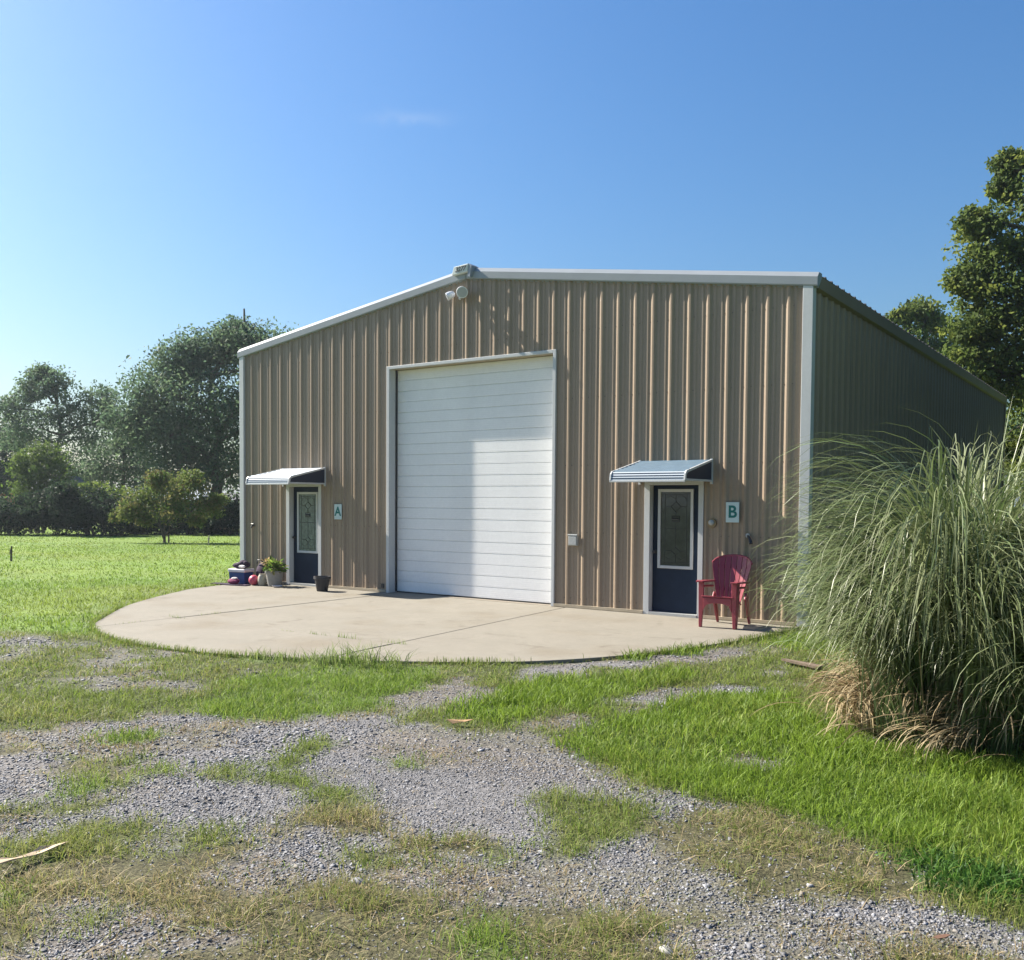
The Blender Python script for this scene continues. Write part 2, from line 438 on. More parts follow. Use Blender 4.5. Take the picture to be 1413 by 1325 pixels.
def gz(x, y):
    """Ground height."""
    d = np.hypot(x - 8, y + 6)
    a = np.clip(d / 25, 0, 1)
    return -0.028 + 0.022 * (vnoise(x, y, 0.45, 11) - .5) + 0.018 * (vnoise(x, y, 1.9, 12) - .5) + a * 0.12 * (vnoise(x, y, 0.09, 13) - .5)

def gridlines(fine0, fine1, step, lo, hi):
    a = list(np.arange(fine0, fine1 + 1e-6, step))
    s, p = step, fine1
    while p < hi: s *= 1.22; p += s; a.append(p)
    s, p = step, fine0
    while p > lo: s *= 1.22; p -= s; a.insert(0, p)
    return np.array(a)
lx = gridlines(7.0, 18.0, 0.055, -3000, 3000); ly = gridlines(-12.0, -3.5, 0.055, -3000, 3000)
X, Y = np.meshgrid(lx, ly, indexing='ij')
Z = gz(X, Y)
zk = zone(X, Y)
SOIL = {'gravel': (.145, .14, .14), 'sparse': (.12, .115, .095), 'olive': (.075, .07, .036), 'bright': (.085, .115, .035), 'lush': (.05, .075, .016), 'wispy': (.10, .13, .045),  # ground of the grass zones darkened as painted shade between the blades
        'clover': (.035, .07, .02), 'lawn': (.135, .205, .032), 'turf': (.065, .075, .028), 'none': (.10, .085, .06)}
ctab = np.array([SOIL[k] for k in KINDS])
C = ctab[zk]
# soften the zone edges a little
for _ in range(2):
    C[1:-1, 1:-1] = (C[1:-1, 1:-1] * 2 + C[:-2, 1:-1] + C[2:, 1:-1] + C[1:-1, :-2] + C[1:-1, 2:]) / 6
lawn = (zk == 7)[..., None]
v = vnoise(X, Y, 0.35, 21)[..., None]; v2 = vnoise(X, Y, 1.3, 22)[..., None]
C = np.where(lawn, C * (0.78 + 0.3 * v + 0.14 * v2) * np.array([1 + 0.0, 1, 1]) + (v2 - .5) * np.array([.03, .0, 0.0]), C)
grv = ((zk == 0) | (zk == 1))[..., None]
dirt = np.clip((vnoise(X, Y, 1.1, 24) - .52) * 4, 0, 1)[..., None]
C = np.where(grv, C * (1 - dirt * .8) + np.array([.135, .12, .105]) * dirt * .8, C)
nx, ny = X.shape
idx = np.arange(nx * ny).reshape(nx, ny)
F = np.stack([idx[:-1, :-1], idx[1:, :-1], idx[1:, 1:], idx[:-1, 1:]], -1).reshape(-1, 4)
ground = npmesh('ground', np.stack([X, Y, Z], -1).reshape(-1, 3), F, M_GROUND, np.clip(C, 0.005, 1).reshape(-1, 3), smooth=True, kind='structure')

# ------------------------------------------------------------------ concrete apron, cut into slabs by its joints
def clip_half(poly, p, n):
    """Keep the side where (q - p).n >= 0."""
    out = []
    for i in range(len(poly)):
        a, b = np.array(poly[i]), np.array(poly[(i + 1) % len(poly)])
        da, db = np.dot(a - p, n), np.dot(b - p, n)
        if da >= 0: out.append(tuple(a))
        if (da > 0) != (db > 0) and da != db: out.append(tuple(a + (b - a) * da / (da - db)))
    return out
def smooth_poly(pts, k=5):
    P = np.array(pts); out = []
    for i in range(len(P) - 1):
        p0, p1, p2, p3 = P[max(i - 1, 0)], P[i], P[i + 1], P[min(i + 2, len(P) - 1)]
        for t in np.arange(k) / k:
            out.append(tuple(.5 * (2 * p1 + (p2 - p0) * t + (2 * p0 - 5 * p1 + 4 * p2 - p3) * t * t + (3 * p1 - p0 - 3 * p2 + p3) * t ** 3)))
    out.append(tuple(P[-1]))
    return out
AP = [(x, min(y, -0.004)) for x, y in smooth_poly(APRON)]
apron = MB().prism([(x, y, -0.035) for x, y in [(6.2 + (x - 6.2) * .985, y * .985 - .01) for x, y in AP]], (0, 0, -0.16)).build('concrete_apron', mat('joint_dirt', (.07, .062, .045), .95, .1, noise=[(12, .3, S1)]), kind='structure')
def jl(a, b):
    a, b = np.array(a, float), np.array(b, float)
    d = (b - a) / np.linalg.norm(b - a)
    return a, np.array([-d[1], d[0]])
g = 0.011
p1, n1 = jl((4.47, -6.2), (4.40, 0)); p3, n3 = jl((8.82, -6.2), (8.20, 0)); p2, n2 = jl((4.4, -4.86), (8.8, -4.74))
L_ = clip_half(AP, p1 + n1 * g, n1)
mid = clip_half(clip_half(AP, p1 - n1 * g, -n1), p3 + n3 * g, n3)
slabs = [L_, clip_half(mid, p2 + n2 * g, n2), clip_half(mid, p2 - n2 * g, -n2), clip_half(AP, p3 - n3 * g, -n3)]
for i, s_ in enumerate(slabs):
    MB().prism([(x, y, [0, -.003, .002, -.001][i]) for x, y in s_], (0, 0, -0.13)).build('concrete_slab', M_CONC, apron, bevel=0.008)

# ------------------------------------------------------------------ the metal building
BW, BL, HE = 12.192, 18.288, 4.80
SLOPE = 0.145
PITCHR = 0.3048
bld = empty('metal_building', (BW / 2, BL / 2, 0), 0, 'tan ribbed metal workshop with white gable trim and a tall white roll-up door', 'building')
bld_off = np.array([-BW / 2, -BL / 2, 0.0])
def ztop(x): return HE + SLOPE * np.minimum(x, BW - x)
def rib_profile(a, b):
    """(x, outward depth) points of the ribbed sheet between a and b."""
    pts = []
    k0 = int(math.floor(a / PITCHR)) - 1
    for k in range(k0, int(b / PITCHR) + 2):
        c = k * PITCHR
        pts += [(c - .052, 0), (c - .014, .027), (c + .014, .027), (c + .052, 0)]
        for q in (.100, .205):
            pts += [(c + q - .025, 0), (c + q - .007, .0065), (c + q + .007, .0065), (c + q + .025, 0)]
    xs = [p[0] for p in pts]; ds = [p[1] for p in pts]
    inner = [p for p in pts if a + 1e-4 < p[0] < b - 1e-4]
    return [(a, float(np.interp(a, xs, ds)))] + inner + [(b, float(np.interp(b, xs, ds)))], (xs, ds)
M_BRASS2 = mat('weathered_screw', (.16, .12, .09), .6, .3)
OPEN = [(4.21, 7.975, -.1, 4.27), (1.400, 2.430, -.1, 2.085), (9.645, 10.635, -.1, 2.085)]
def sheet(a, b, top, openings=(), z0=0.03):
    pr, (xs, ds) = rib_profile(a, b)
    brk = [p for p in pr]
    for o in openings:
        for e in (o[0], o[1]):
            if a < e < b: brk.append((e, float(np.interp(e, xs, ds))))
    brk.sort()
    mb = MB()
    for (xa, da), (xb, db) in zip(brk[:-1], brk[1:]):
        if xb - xa < 1e-5: continue
        xm = (xa + xb) / 2
        spans = [(z0, None)]
        for o in openings:
            if o[0] < xm < o[1]: spans = [(o[3], None)]
        for lo, _ in spans:
            mb.add([(xa, -da, lo), (xb, -db, lo), (xb, -db, top(xb)), (xa, -da, top(xa))], [(0, 1, 2, 3)])
    return mb
def shift(mb, d):
    mb.v = [tuple(np.array(p) + d) for p in mb.v]
    return mb
edges = [0.0] + [0.9144 * j - .0525 for j in range(1, 14)] + [BW]
for j in range(14):
    mb = sheet(edges[j], edges[j + 1] + (0.0 if j == 13 else 0.0), ztop, OPEN)
    off = bld_off + np.array([0, -0.0012 * (j % 2), 0])
    shift(mb, off).build('wall_panel', M_SIDING, bld)
# rows of screw heads along the girts of the gable wall
sc_ = MB()
for zr in (.16, 1.25, 2.35, 3.45, 4.55):
    for k in range(1, 40):
        for dx in (-.062, .062):
            xx = k * PITCHR + dx
            if any(o[0] - .02 < xx < o[1] + .02 and zr < o[3] + .02 for o in OPEN) or not .1 < xx < BW - .12: continue
            sc_.box(xx - .007, xx + .007, -.008, -.0005, zr - .007, zr + .007)
shift(sc_, bld_off).build('screw_head', M_BRASS2, bld, kind='stuff')
# long side walls and the back: sheets share one mesh
side = shift(sheet(-.0525, .9144 - .0525, lambda x: HE), np.array([0, 0, 0]))
proto = side.build('wall_panel', M_SIDING, bld)
proto.location = (BW / 2, -BL / 2 + .0525, 0); proto.rotation_euler = (0, 0, R(90))
for j in range(1, 20):
    c = proto.copy(); col.objects.link(c); c.location = (BW / 2, -BL / 2 + .0525 + .9144 * j, 0)
for j in range(20):
    c = proto.copy(); col.objects.link(c); c.rotation_euler = (0, 0, R(-90)); c.location = (-BW / 2, -BL / 2 - .0525 + .9144 * (j + 1), 0)
back = sheet(0, BW, ztop)
back.v = [(BW - x - BW / 2, -y + BL / 2, z) for x, y, z in back.v]
back.build('back_wall', M_SIDING, bld)
# roof sheets, ribs running down the slope
def roof_sheet():
    mb = MB()
    pr, _ = rib_profile(-.0525, .9144 - .0525)
    for (ya, da), (yb, db) in zip(pr[:-1], pr[1:]):
        za, zb = HE + .15, HE + .15 + SLOPE * (BW / 2 + .09)
        x0, x1 = BW / 2 + .09, 0.0
        mb.add([(x0, ya, za + da), (x0, yb, za + db), (x1, yb, zb + db), (x1, ya, zb + da)], [(0, 1, 2, 3)])
        if max(da, db) > .01:      # closed rib ends at the eave
            mb.add([(x0, ya, za - .004), (x0, yb, za - .004), (x0, yb, za + db), (x0, ya, za + da)], [(0, 1, 2, 3)])
    return mb
rp = roof_sheet().build('roof_panel', M_ROOF, bld)
rp.location = (0, -BL / 2 + .0525, 0)
for j in range(1, 20):
    c = rp.copy(); col.objects.link(c); c.location = (0, -BL / 2 + .0525 + .9144 * j, 0)
for j in range(20):
    c = rp.copy(); col.objects.link(c); c.rotation_euler = (0, 0, math.pi); c.location = (0, -BL / 2 - .0525 + .9144 * (j + 1), 0)
def part(mb, name, material, parent=bld, **k):
    return shift(mb, bld_off).build(name, material, parent, **k)
# gable rake trim: face, top lip
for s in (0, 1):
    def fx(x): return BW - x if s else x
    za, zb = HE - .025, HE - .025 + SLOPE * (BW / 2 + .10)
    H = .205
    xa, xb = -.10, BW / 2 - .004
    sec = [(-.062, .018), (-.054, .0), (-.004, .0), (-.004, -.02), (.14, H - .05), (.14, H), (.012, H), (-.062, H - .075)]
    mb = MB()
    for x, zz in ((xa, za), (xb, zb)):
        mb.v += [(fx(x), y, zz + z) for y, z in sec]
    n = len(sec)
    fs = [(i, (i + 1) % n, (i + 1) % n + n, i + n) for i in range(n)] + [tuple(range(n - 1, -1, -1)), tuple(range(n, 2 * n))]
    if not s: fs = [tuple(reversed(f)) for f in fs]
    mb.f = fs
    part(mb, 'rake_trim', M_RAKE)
pkz = HE - .025 + SLOPE * (BW / 2 + .10)
# peak box with the house number
pb = MB()
pb.prism([(5.84, -.135, pkz + .075), (6.19, -.135, pkz + .100), (6.20, -.135, pkz + .235), (5.89, -.135, pkz + .215)], (0, .25, 0))
pk = part(pb, 'number_plaque', M_PLAQ, bevel=.006)
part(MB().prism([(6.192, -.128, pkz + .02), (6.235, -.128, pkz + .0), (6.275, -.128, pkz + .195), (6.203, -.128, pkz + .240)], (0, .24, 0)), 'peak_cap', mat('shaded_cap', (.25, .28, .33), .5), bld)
# corner trim
for x0, x1, y0, y1 in ((-.05, .085, -.052, .085), (BW - .105, BW + .042, -.052, .085)):
    part(MB().box(x0, x1, y0, y1, .0, HE + .03), 'corner_trim', M_WHITE, bevel=.006)
for x0, x1 in ((-.05, .085), (BW - .085, BW + .05)):
    part(MB().box(x0, x1, BL - .085, BL + .05, .0, HE), 'corner_trim', M_SIDING)
# eave trim on both long sides
for s in (-1, 1):
    xe = BW + .012 if s > 0 else -.012
    a = [(xe, .142, HE - .05), (xe + s * .055, .142, HE - .02), (xe + s * .075, .142, HE + .145), (xe, .142, HE + .145)]
    part(MB().prism(a, (0, BL - .15, 0)), 'eave_trim', M_EAVE)
part(MB().prism([(BW / 2 - .2, .15, pkz + .165), (BW / 2, .15, pkz + .215), (BW / 2 + .2, .15, pkz + .165), (BW / 2, .15, pkz + .19)], (0, BL - .2, 0)), 'ridge_cap', M_ROOF)
# base trim between the openings
for xa, xb in ((.087, 1.398), (2.432, 4.195), (7.984, 9.643), (10.637, BW - .127)):
    part(MB().box(xa, xb, -.046, .0, .006, .052), 'base_trim', M_BASE)
part(MB().box(0.0, BW, .004, BL, -.2, -.001), 'foundation', M_FOUND)

# overhead door: eight sections, each with pressed ribs
gd = part(MB().box(4.267, 7.925, .209, .234, .012, 4.222), 'garage_door', M_GARAGE)
NS = 7
hs = 4.20 / NS
def door_section():
    prof = [(-.02, 0.0), (-.002, .012)]
    third = hs / 3
    for k in range(3):
        base = k * third
        if k: prof += [(base - .008, 0), (base - .004, .013), (base + .004, .013), (base + .008, 0)]
        else: prof += [(.006, 0.0)]
        st = base + .035
        while st < base + third - .035:
            prof += [(st - .006, 0), (st, -.0009), (st + .006, 0)]
            st += .034
    prof += [(hs - .008, 0.0), (hs - .001, .012)]
    prof = [(z_, d) for z_, d in prof if z_ >= -.002]
    mb = MB()
    for (za, da), (zb, db) in zip(prof[:-1], prof[1:]):
        mb.add([(-1.826, -da * -1, za), (1.826, -da * -1, za), (1.826, -db * -1, zb), (-1.826, -db * -1, zb)], [(0, 1, 2, 3)])
    return mb
# positive profile depth goes into the door
sec = door_section()
sec.v = [(x, (y if y > 0 else y), z) for x, y, z in sec.v]
ds0 = sec.build('door_section', M_GARAGE, gd)
ds0.location = tuple(np.array([6.096, .184, .018]) + bld_off)
for k in range(1, NS):
    c = ds0.copy(); col.objects.link(c); c.location = tuple(np.array([6.096, .184, .018 + hs * k]) + bld_off)
# dark bottom seal and lift handle
part(MB().box(4.275, 7.917, .179, .206, .0, .017), 'bottom_seal', M_DARK, gd)
fr = part(MB().box(4.267, 7.925, -.04, .02, 4.222, 4.276), 'garage_door_frame', M_WHITE, bevel=.004)
part(MB().box(4.267, 7.925, .02, .262, 4.222, 4.25), 'header', M_BASE, fr)
for xa, xb in ((4.197, 4.267), (7.925, 7.982)):
    part(MB().box(xa, xb, -.04, .262, .0, 4.276), 'jamb', M_WHITE, fr, bevel=.004)
part(MB().box(4.267, 4.285, .139, .179, .02, 4.22), 'weather_strip', M_DARK, fr)

# entry doors
def entry_door(x0, x1, glass, wx0, wx1, wz0, wz1, came):
    yb = .085
    d = part(MB().box(x0 + .098, x1 - .085, yb, yb + .045, .045, 2.015), 'entry_door', M_NAVY, bevel=.003)
    f = M_WHITE
    # frame
    part(MB().box(x0, x0 + .095, -.035, yb + .05, 0, 2.02), 'door_jamb', f, d, bevel=.003)
    part(MB().box(x1 - .082, x1, -.035, yb + .05, 0, 2.02), 'door_jamb', f, d, bevel=.003)
    part(MB().box(x0, x1, -.036, yb + .05, 2.021, 2.088), 'door_header', f, d, bevel=.003)
    part(MB().box(x0 + .096, x1 - .083, -.05, yb + .05, .0, .042), 'threshold', M_GREYMET, d)
    # glazed panel
    w = .045
    part(MB().box(wx0 + w, wx1 - w, yb - .006, yb - .001, wz0 + w, wz1 - w), 'window_pane', glass, d)
    fm = MB()
    fm.box(wx0, wx0 + w, yb - .028, yb - .0005, wz0, wz1); fm.box(wx1 - w, wx1, yb - .028, yb - .0005, wz0, wz1)
    fm.box(wx0 + w, wx1 - w, yb - .0275, yb - .0005, wz0, wz0 + w); fm.box(wx0 + w, wx1 - w, yb - .0275, yb - .0005, wz1 - w, wz1)
    part(fm, 'window_frame', f, d, bevel=.004)
    if came:
        cm = MB()
        cx = (wx0 + wx1) / 2
        gw = (wx1 - wx0) / 2 - w
        hh = wz1 - wz0 - 2 * w
        def line(pts, r=.0045): cm.tube([(cx + px * gw, yb - .008, wz0 + w + pz * hh) for px, pz in pts], [r] * len(pts), 4)
        line([(-.72, .03), (-.72, .97)], .0035); line([(.72, .03), (.72, .97)], .0035); line([(-.95, .96), (.95, .96)], .0035); line([(-.95, .04), (.95, .04)], .0035)
        for c_, rz, rx in ((.80, .07, .34), (.20, .05, .28)):
            line([(0, c_ + rz), (rx, c_), (0, c_ - rz), (-rx, c_), (0, c_ + rz)], .006)
            line([(-.72, c_), (-rx, c_)]); line([(rx, c_), (.72, c_)])
        line([(-.25, .60), (.25, .60), (.25, .67), (-.25, .67), (-.25, .60)], .008); line([(-.25, .635), (.25, .635)], .02)
        line([(-.95, .50), (.95, .50)]); line([(0, .87), (0, .96)]); line([(0, .67), (0, .73)]); line([(0, .25), (0, .60)], .003); line([(0, .04), (0, .15)])
        line([(-.72, .9), (-.4, .95), (0, .9), (.4, .95), (.72, .9)], .003); line([(-.72, .12), (-.4, .08), (0, .13), (.4, .08), (.72, .12)], .003)
        part(cm, 'leaded_came', M_LEAD, d)
    h = MB()
    hx = x0 + .15
    h.tube([(hx, yb - .001, .98), (hx, yb - .012, .98)], [.03, .03], 12); h.tube([(hx, yb - .012, .98), (hx, yb - .05, .98)], [.011, .011], 8)
    h.tube([(hx, yb - .045, .98), (hx, yb - .06, .98), (hx, yb - .075, .98)], [.018, .028, .02], 12)
    part(h, 'door_knob', M_DARK, d, smooth=40)
    return d
entry_door(1.400, 2.430, M_GLASSA, 1.625, 2.235, .665, 1.915, True)
entry_door(9.645, 10.635, M_GLASS, 9.835, 10.43, .725, 1.96, True)

# awnings
def awning(x0, x1, label, M_AWN=M_AWN):
    D, zf0, zf1, zw1, zw0 = .97, 2.05, 2.215, 2.40, 2.075
    top = MB()
    # stepped slats running the width: gentle top then the curved lip
    prof = [(-.004, zw1)]
    n = 7
    for k in range(1, n + 1):
        t = k / n
        y = -(D - .11) * t; z = zw1 + (zf1 - zw1) * t - .012 * math.sin(math.pi * t)
        prof += [(y + .022, z + .017), (y, z)]
    prof += [(-D + .05, zf1 - .02)]
    th = .012
    mb = MB()
    for (ya, za), (yb2, zb) in zip(prof[:-1], prof[1:]):
        mb.add([(x0, ya, za), (x1, ya, za), (x1, yb2, zb), (x0, yb2, zb), (x0, ya, za - th), (x1, ya, za - th), (x1, yb2, zb - th), (x0, yb2, zb - th)],
               [(0, 1, 2, 3), (7, 6, 5, 4), (4, 5, 1, 0), (3, 2, 6, 7), (0, 3, 7, 4), (1, 5, 6, 2)])
    a = part(mb, 'awning', M_AWN)
    a['label'] = label
    # lip: alternating white and blue strips
    zs = np.linspace(zf1 - .018, zf0 + .022, 8)
    for k in range(7):
        y0 = -D + .045 - .045 * math.sin(k / 7 * math.pi / 2); y1 = -D + .045 - .045 * math.sin((k + 1) / 7 * math.pi / 2)
        inset = 0 if k % 2 == 0 else .012
        part(MB().prism([(x0 + .012, y0 + inset, zs[k]), (x0 + .012, y1 + inset, zs[k + 1]), (x0 + .012, y1 + inset + .012, zs[k + 1]), (x0 + .012, y0 + inset + .012, zs[k])], (x1 - x0 - .024, 0, 0)),
             'valance_strip', M_SIGNW if k % 2 == 0 else M_AWNB, a)
    part(MB().box(x0, x1, -D - .008, -D + .02, zf0 - .006, zf0 + .021), 'front_rail', M_WHITE, a, bevel=.004)
    for x, s in ((x0, 1), (x1, -1)):
        side = [(x + s * .006, -.03, zw0 + .02), (x + s * .006, -.03, zw1 - .03), (x + s * .006, -D + .12, zf1 - .035), (x + s * .006, -D + .05, zf1 - .05), (x + s * .006, -D + .03, zf0 + .02)]
        part(MB().prism(side, (s * .01, 0, 0)), 'side_panel', M_NAVY2, a)
        tr = MB()
        tr.prism([(x - s * .004, -.03, zw1 - .03), (x - s * .004, -D + .1, zf1 - .03), (x - s * .004, -D + .1, zf1 + .004), (x - s * .004, -.03, zw1 + .002)], (s * .024, 0, 0))
        tr.prism([(x - s * .004, -D + .1, zf1 + .004), (x - s * .004, -D + .1, zf1 - .03), (x - s * .004, -D + .05, zf1 - .06), (x - s * .004, -D + .035, zf0 + .021), (x - s * .004, -D - .01, zf0 + .021), (x - s * .004, -D + .008, zf1 - .05), (x - s * .004, -D + .05, zf1 - .005)], (s * .024, 0, 0))
        part(tr, 'edge_trim', M_WHITE, a)
        part(MB().box(min(x - s * .003, x + s * .021), max(x - s * .003, x + s * .021), -D + .02, -.03, zw0 - .01, zw0 + .019), 'bottom_rail', M_WHITE, a)
        part(MB().box(min(x - s * .012, x + s * .028), max(x - s * .012, x + s * .028), -.03, -.001, zw0 - .045, zw1 + .01), 'wall_channel', M_WHITE, a)
    return a
M_SIGNW = mat('stripe_white', (.42, .47, .52), .35, .4)
awning(1.285, 2.53, 'sunlit white slatted awning over the door next to sign A')
awning(9.545, 10.76, 'steel blue awning with white edges over the door next to sign B', M_AWN2)
# ------------------------------------------------------------------ things fixed on the wall
def text(s, name, size, loc, parent, material, ext=.004, shear=0.0, rotz=0.0, bold=0.0, roty=0.0):
    cu = bpy.data.curves.new(name, 'FONT')
    cu.body = s; cu.size = size; cu.extrude = ext; cu.align_x = 'CENTER'; cu.align_y = 'CENTER'; cu.shear = shear; cu.offset = bold
    cu.materials.append(material)
    tmp = bpy.data.objects.new(name, cu)
    col.objects.link(tmp)
    bpy.context.view_layer.update()
    me = bpy.data.meshes.new_from_object(tmp.evaluated_get(bpy.context.evaluated_depsgraph_get()))
    bpy.data.objects.remove(tmp); bpy.data.curves.remove(cu)
    me.name = name
    o = bpy.data.objects.new(name, me)
    col.objects.link(o)
    o.parent = parent; o.location = loc; o.rotation_euler = (R(90), roty, rotz)
    return o
text('3277', 'house_number', .115, tuple(np.array([6.03, -.138, pkz + .157]) + bld_off), pk, M_DARK, .003, shear=.35, bold=.002, roty=-.05)
def sign(x, z, w, h, letter, label, size):
    s = empty('wall_sign', (x, -.034, z), 0, label, 'sign', 'letter signs beside the doors')
    MB().box(-w / 2, w / 2, -.012, .0, -h / 2, h / 2).build('sign_plate', M_SIGN, s, bevel=.004)
    text(letter, 'letter', size, (0, -.0125, 0), s, M_TEAL, .002, bold=.006)
    return s
sign(2.916, 1.522, .20, .30, 'A', 'pale aqua sign with a teal letter A', .25)
sign(11.10, 1.612, .205, .30, 'B', 'pale aqua sign with a teal letter B', .25)

sl = empty('security_light', (5.975, -.036, 5.44), 0, 'white twin-head security light high under the gable peak', 'light')
MB().box(-.06, .06, -.04, .0, -.06, .06).build('mounting_plate', M_LAMP, sl, bevel=.008)
M_LENS = mat('frosted_lens', (.38, .40, .43), .25, .5)
def head(x, z, rad, ln, tilt, yaw):
    mb = MB()
    d = np.array([math.sin(yaw) * math.cos(tilt), -math.cos(yaw) * math.cos(tilt), -math.sin(tilt)])
    p = np.array([x, -.06, z])
    mb.tube([p, p + d * .03, p + d * ln * .6, p + d * ln], [.02, rad * .8, rad, rad * 1.02], 14)
    h = mb.build('lamp_head', M_LAMP, sl, smooth=40)
    MB().tube([p + d * (ln + .001), p + d * (ln + .006)], [rad * .85, rad * .85], 14).build('lens', M_LENS, h)
head(.055, .01, .10, .18, .3, .75); head(-.10, .0, .07, .15, .5, -.8)
MB().tube([(.0, -.03, -.06), (.02, -.06, -.10), (.03, -.07, -.13)], [.02, .024, .02], 10).build('motion_sensor', M_LAMP, sl, smooth=40)

ob = empty('outlet_box', (8.355, -.006, 1.12), 0, 'small grey weatherproof outlet box on the wall right of the garage door', 'outlet box')
MB().box(-.085, .085, -.055, .0, -.09, .07).build('housing', M_GREYMET, ob, bevel=.008)
MB().box(-.092, .092, -.07, -.02, .072, .098).build('hood', M_GREYMET, ob, bevel=.006)
MB().box(-.075, .075, -.068, -.057, -.08, .062).build('cover', M_GREYMET, ob, bevel=.006)

wb = empty('wall_bell', (10.765, -.006, 1.445), 0, 'small round bronze bell on the wall between door and sign B', 'bell')
MB().tube([(0, 0, 0), (0, -.02, 0)], [.075, .072], 20).build('back_ring', M_BRASS, wb, smooth=40)
MB().tube([(0, -.021, .01), (0, -.045, .012), (0, -.06, .014)], [.045, .04, .015], 16).build('dome', M_GREYMET, wb, smooth=40)

hk = empty('hose_bracket', (11.385, -.034, 1.21), 0, 'small dark slanted bracket on the wall below sign B', 'bracket')
MB().tube([(-.045, 0, .06), (0, -.05, .02), (.03, -.07, -.05)], [.018, .022, .03], 8).build('arm', M_DARK, hk, smooth=40)
MB().tube([(-.05, .002, .065), (-.05, -.012, .065)], [.035, .03], 10).build('rose', M_GREYMET, hk, smooth=40)

sp = empty('hose_tap', (.364, -.004, 1.2), 0, 'small dark tap on the wall left of door A', 'tap')
MB().tube([(0, 0, 0), (0, -.06, 0), (0, -.085, -.05)], [.016, .018, .014], 8).build('spout', M_DARK, sp, smooth=40)
MB().tube([(-.035, -.05, .035), (.035, -.05, .035)], [.008, .008], 6).build('handle', M_DARK, sp)
vt = empty('wall_vent', (4.08, -.006, .12), 0, 'little black square vent at the foot of the wall beside the garage door', 'vent')
MB().box(-.035, .035, -.012, .0, -.04, .04).build('cover', M_DARK, vt, bevel=.004)

# ------------------------------------------------------------------ maroon garden chair
ch = empty('adirondack_chair', (11.245, -.62, 0.002), R(3), 'maroon plastic chair with a fan-shaped slatted back beside door B', 'chair')
for s in (-1, 1):
    # front leg: a broad plank, flared outward at the foot, and the arm post above it
    mb = MB()
    y = -.33
    mb.prism([(s * .305, y, 0), (s * .255, y, 0), (s * .232, y, .32), (s * .230, y, .60), (s * .315, y, .60), (s * .312, y, .36)], (0, .035, 0))
    mb.prism([(s * .306, y + .035, 0), (s * .306, y + .075, 0), (s * .315, y + .13, .36), (s * .315, y + .14, .60), (s * .315, y + .035, .60)], (s * -.02, 0, 0))
    mb.build('front_leg', M_CHAIR, ch, bevel=.006)
    mb = MB()
    mb.prism([(s * .285, .40, 0), (s * .285, .345, 0), (s * .285, .14, .36), (s * .285, .20, .44), (s * .285, .27, .40)], (s * -.03, 0, 0))
    mb.build('rear_leg', M_CHAIR, ch, bevel=.006)
    # arm: wide flat board narrowing to the back
    mb = MB()
    mb.prism([(s * .225, -.37, .602), (s * .34, -.37, .602), (s * .375, -.25, .602), (s * .365, .05, .585), (s * .33, .22, .575), (s * .25, .22, .575), (s * .245, -.05, .59)], (0, 0, .022))
    mb.build('arm_rest', M_CHAIR, ch, bevel=.006)
    mb = MB()
    mb.tube([(s * .30, -.22, .54), (s * .31, .0, .53), (s * .29, .2, .52)], [.016, .016, .016], 8)
    mb.build('arm_rail', M_CHAIR, ch, smooth=40)
ch.scale = (.88, 1.0, 1.05)
# arched apron under the seat front
ar = [(-.232, -.335, .40), (.232, -.335, .40), (.236, -.335, .22)] + [(.236 - .03 - .0, -.335, .27)] + [(.19 * math.cos(a), -.335, .285 + .045 * math.sin(a)) for a in np.linspace(0.1, math.pi - .1, 9)] + [(-.206, -.335, .27), (-.236, -.335, .22)]
MB().prism(ar, (0, .028, 0)).build('front_apron', M_CHAIR, ch, bevel=.005)
for k in range(5):
    y0 = -.345 + k * .108
    z0 = .408 - .028 * k
    MB().prism([(-.262 + .012 * k, y0, z0), (.262 - .012 * k, y0, z0), (.262 - .012 * (k + 1), y0 + .098, z0 - .025), (-.262 + .012 * (k + 1), y0 + .098, z0 - .025)], (0, 0, .02)).build('seat_slat', M_CHAIR, ch, bevel=.006)
# fan back, reclined
rec = R(19)
def bk(u, v, w=0.0):           # u across, v up the back, w thickness
    return (u, .17 + v * math.sin(rec) + w * math.cos(rec), .29 + v * math.cos(rec) - w * math.sin(rec))
NB = 7
bot, topw = .40, .66
for k in range(NB):
    ua0, ua1 = -bot / 2 + bot * k / NB + .003, -bot / 2 + bot * (k + 1) / NB - .003
    ub0, ub1 = -topw / 2 + topw * k / NB + .0035, -topw / 2 + topw * (k + 1) / NB - .0035
    ht = lambda u: .50 + .185 * math.sqrt(max(0, 1 - (u / .345) ** 2))
    dish = lambda u: -.10 * (u / .33) ** 2
    um = (ub0 + ub1) / 2
    pts = [bk(ua0, 0, dish(ua0)), bk(ua1, 0, dish(ua1)), bk(ub1, .5, dish(ub1)), bk(ub1 * 1.0, ht(ub1), dish(ub1)), bk(um, ht(um) + .004, dish(um)), bk(ub0, ht(ub0), dish(ub0)), bk(ub0, .5, dish(ub0))]
    o = (0, .018 * math.cos(rec), -.018 * math.sin(rec))
    MB().prism(pts, o).build('back_slat', M_CHAIR, ch, bevel=.005)
rim = [bk(u, .50 + .185 * math.sqrt(max(0, 1 - (u / .345) ** 2)) + .004, -.10 * (u / .33) ** 2 + .012) for u in np.linspace(-.335, .335, 17)]
MB().tube(rim, [.017] * len(rim), 8).build('back_rim', M_CHAIR, ch, smooth=50)
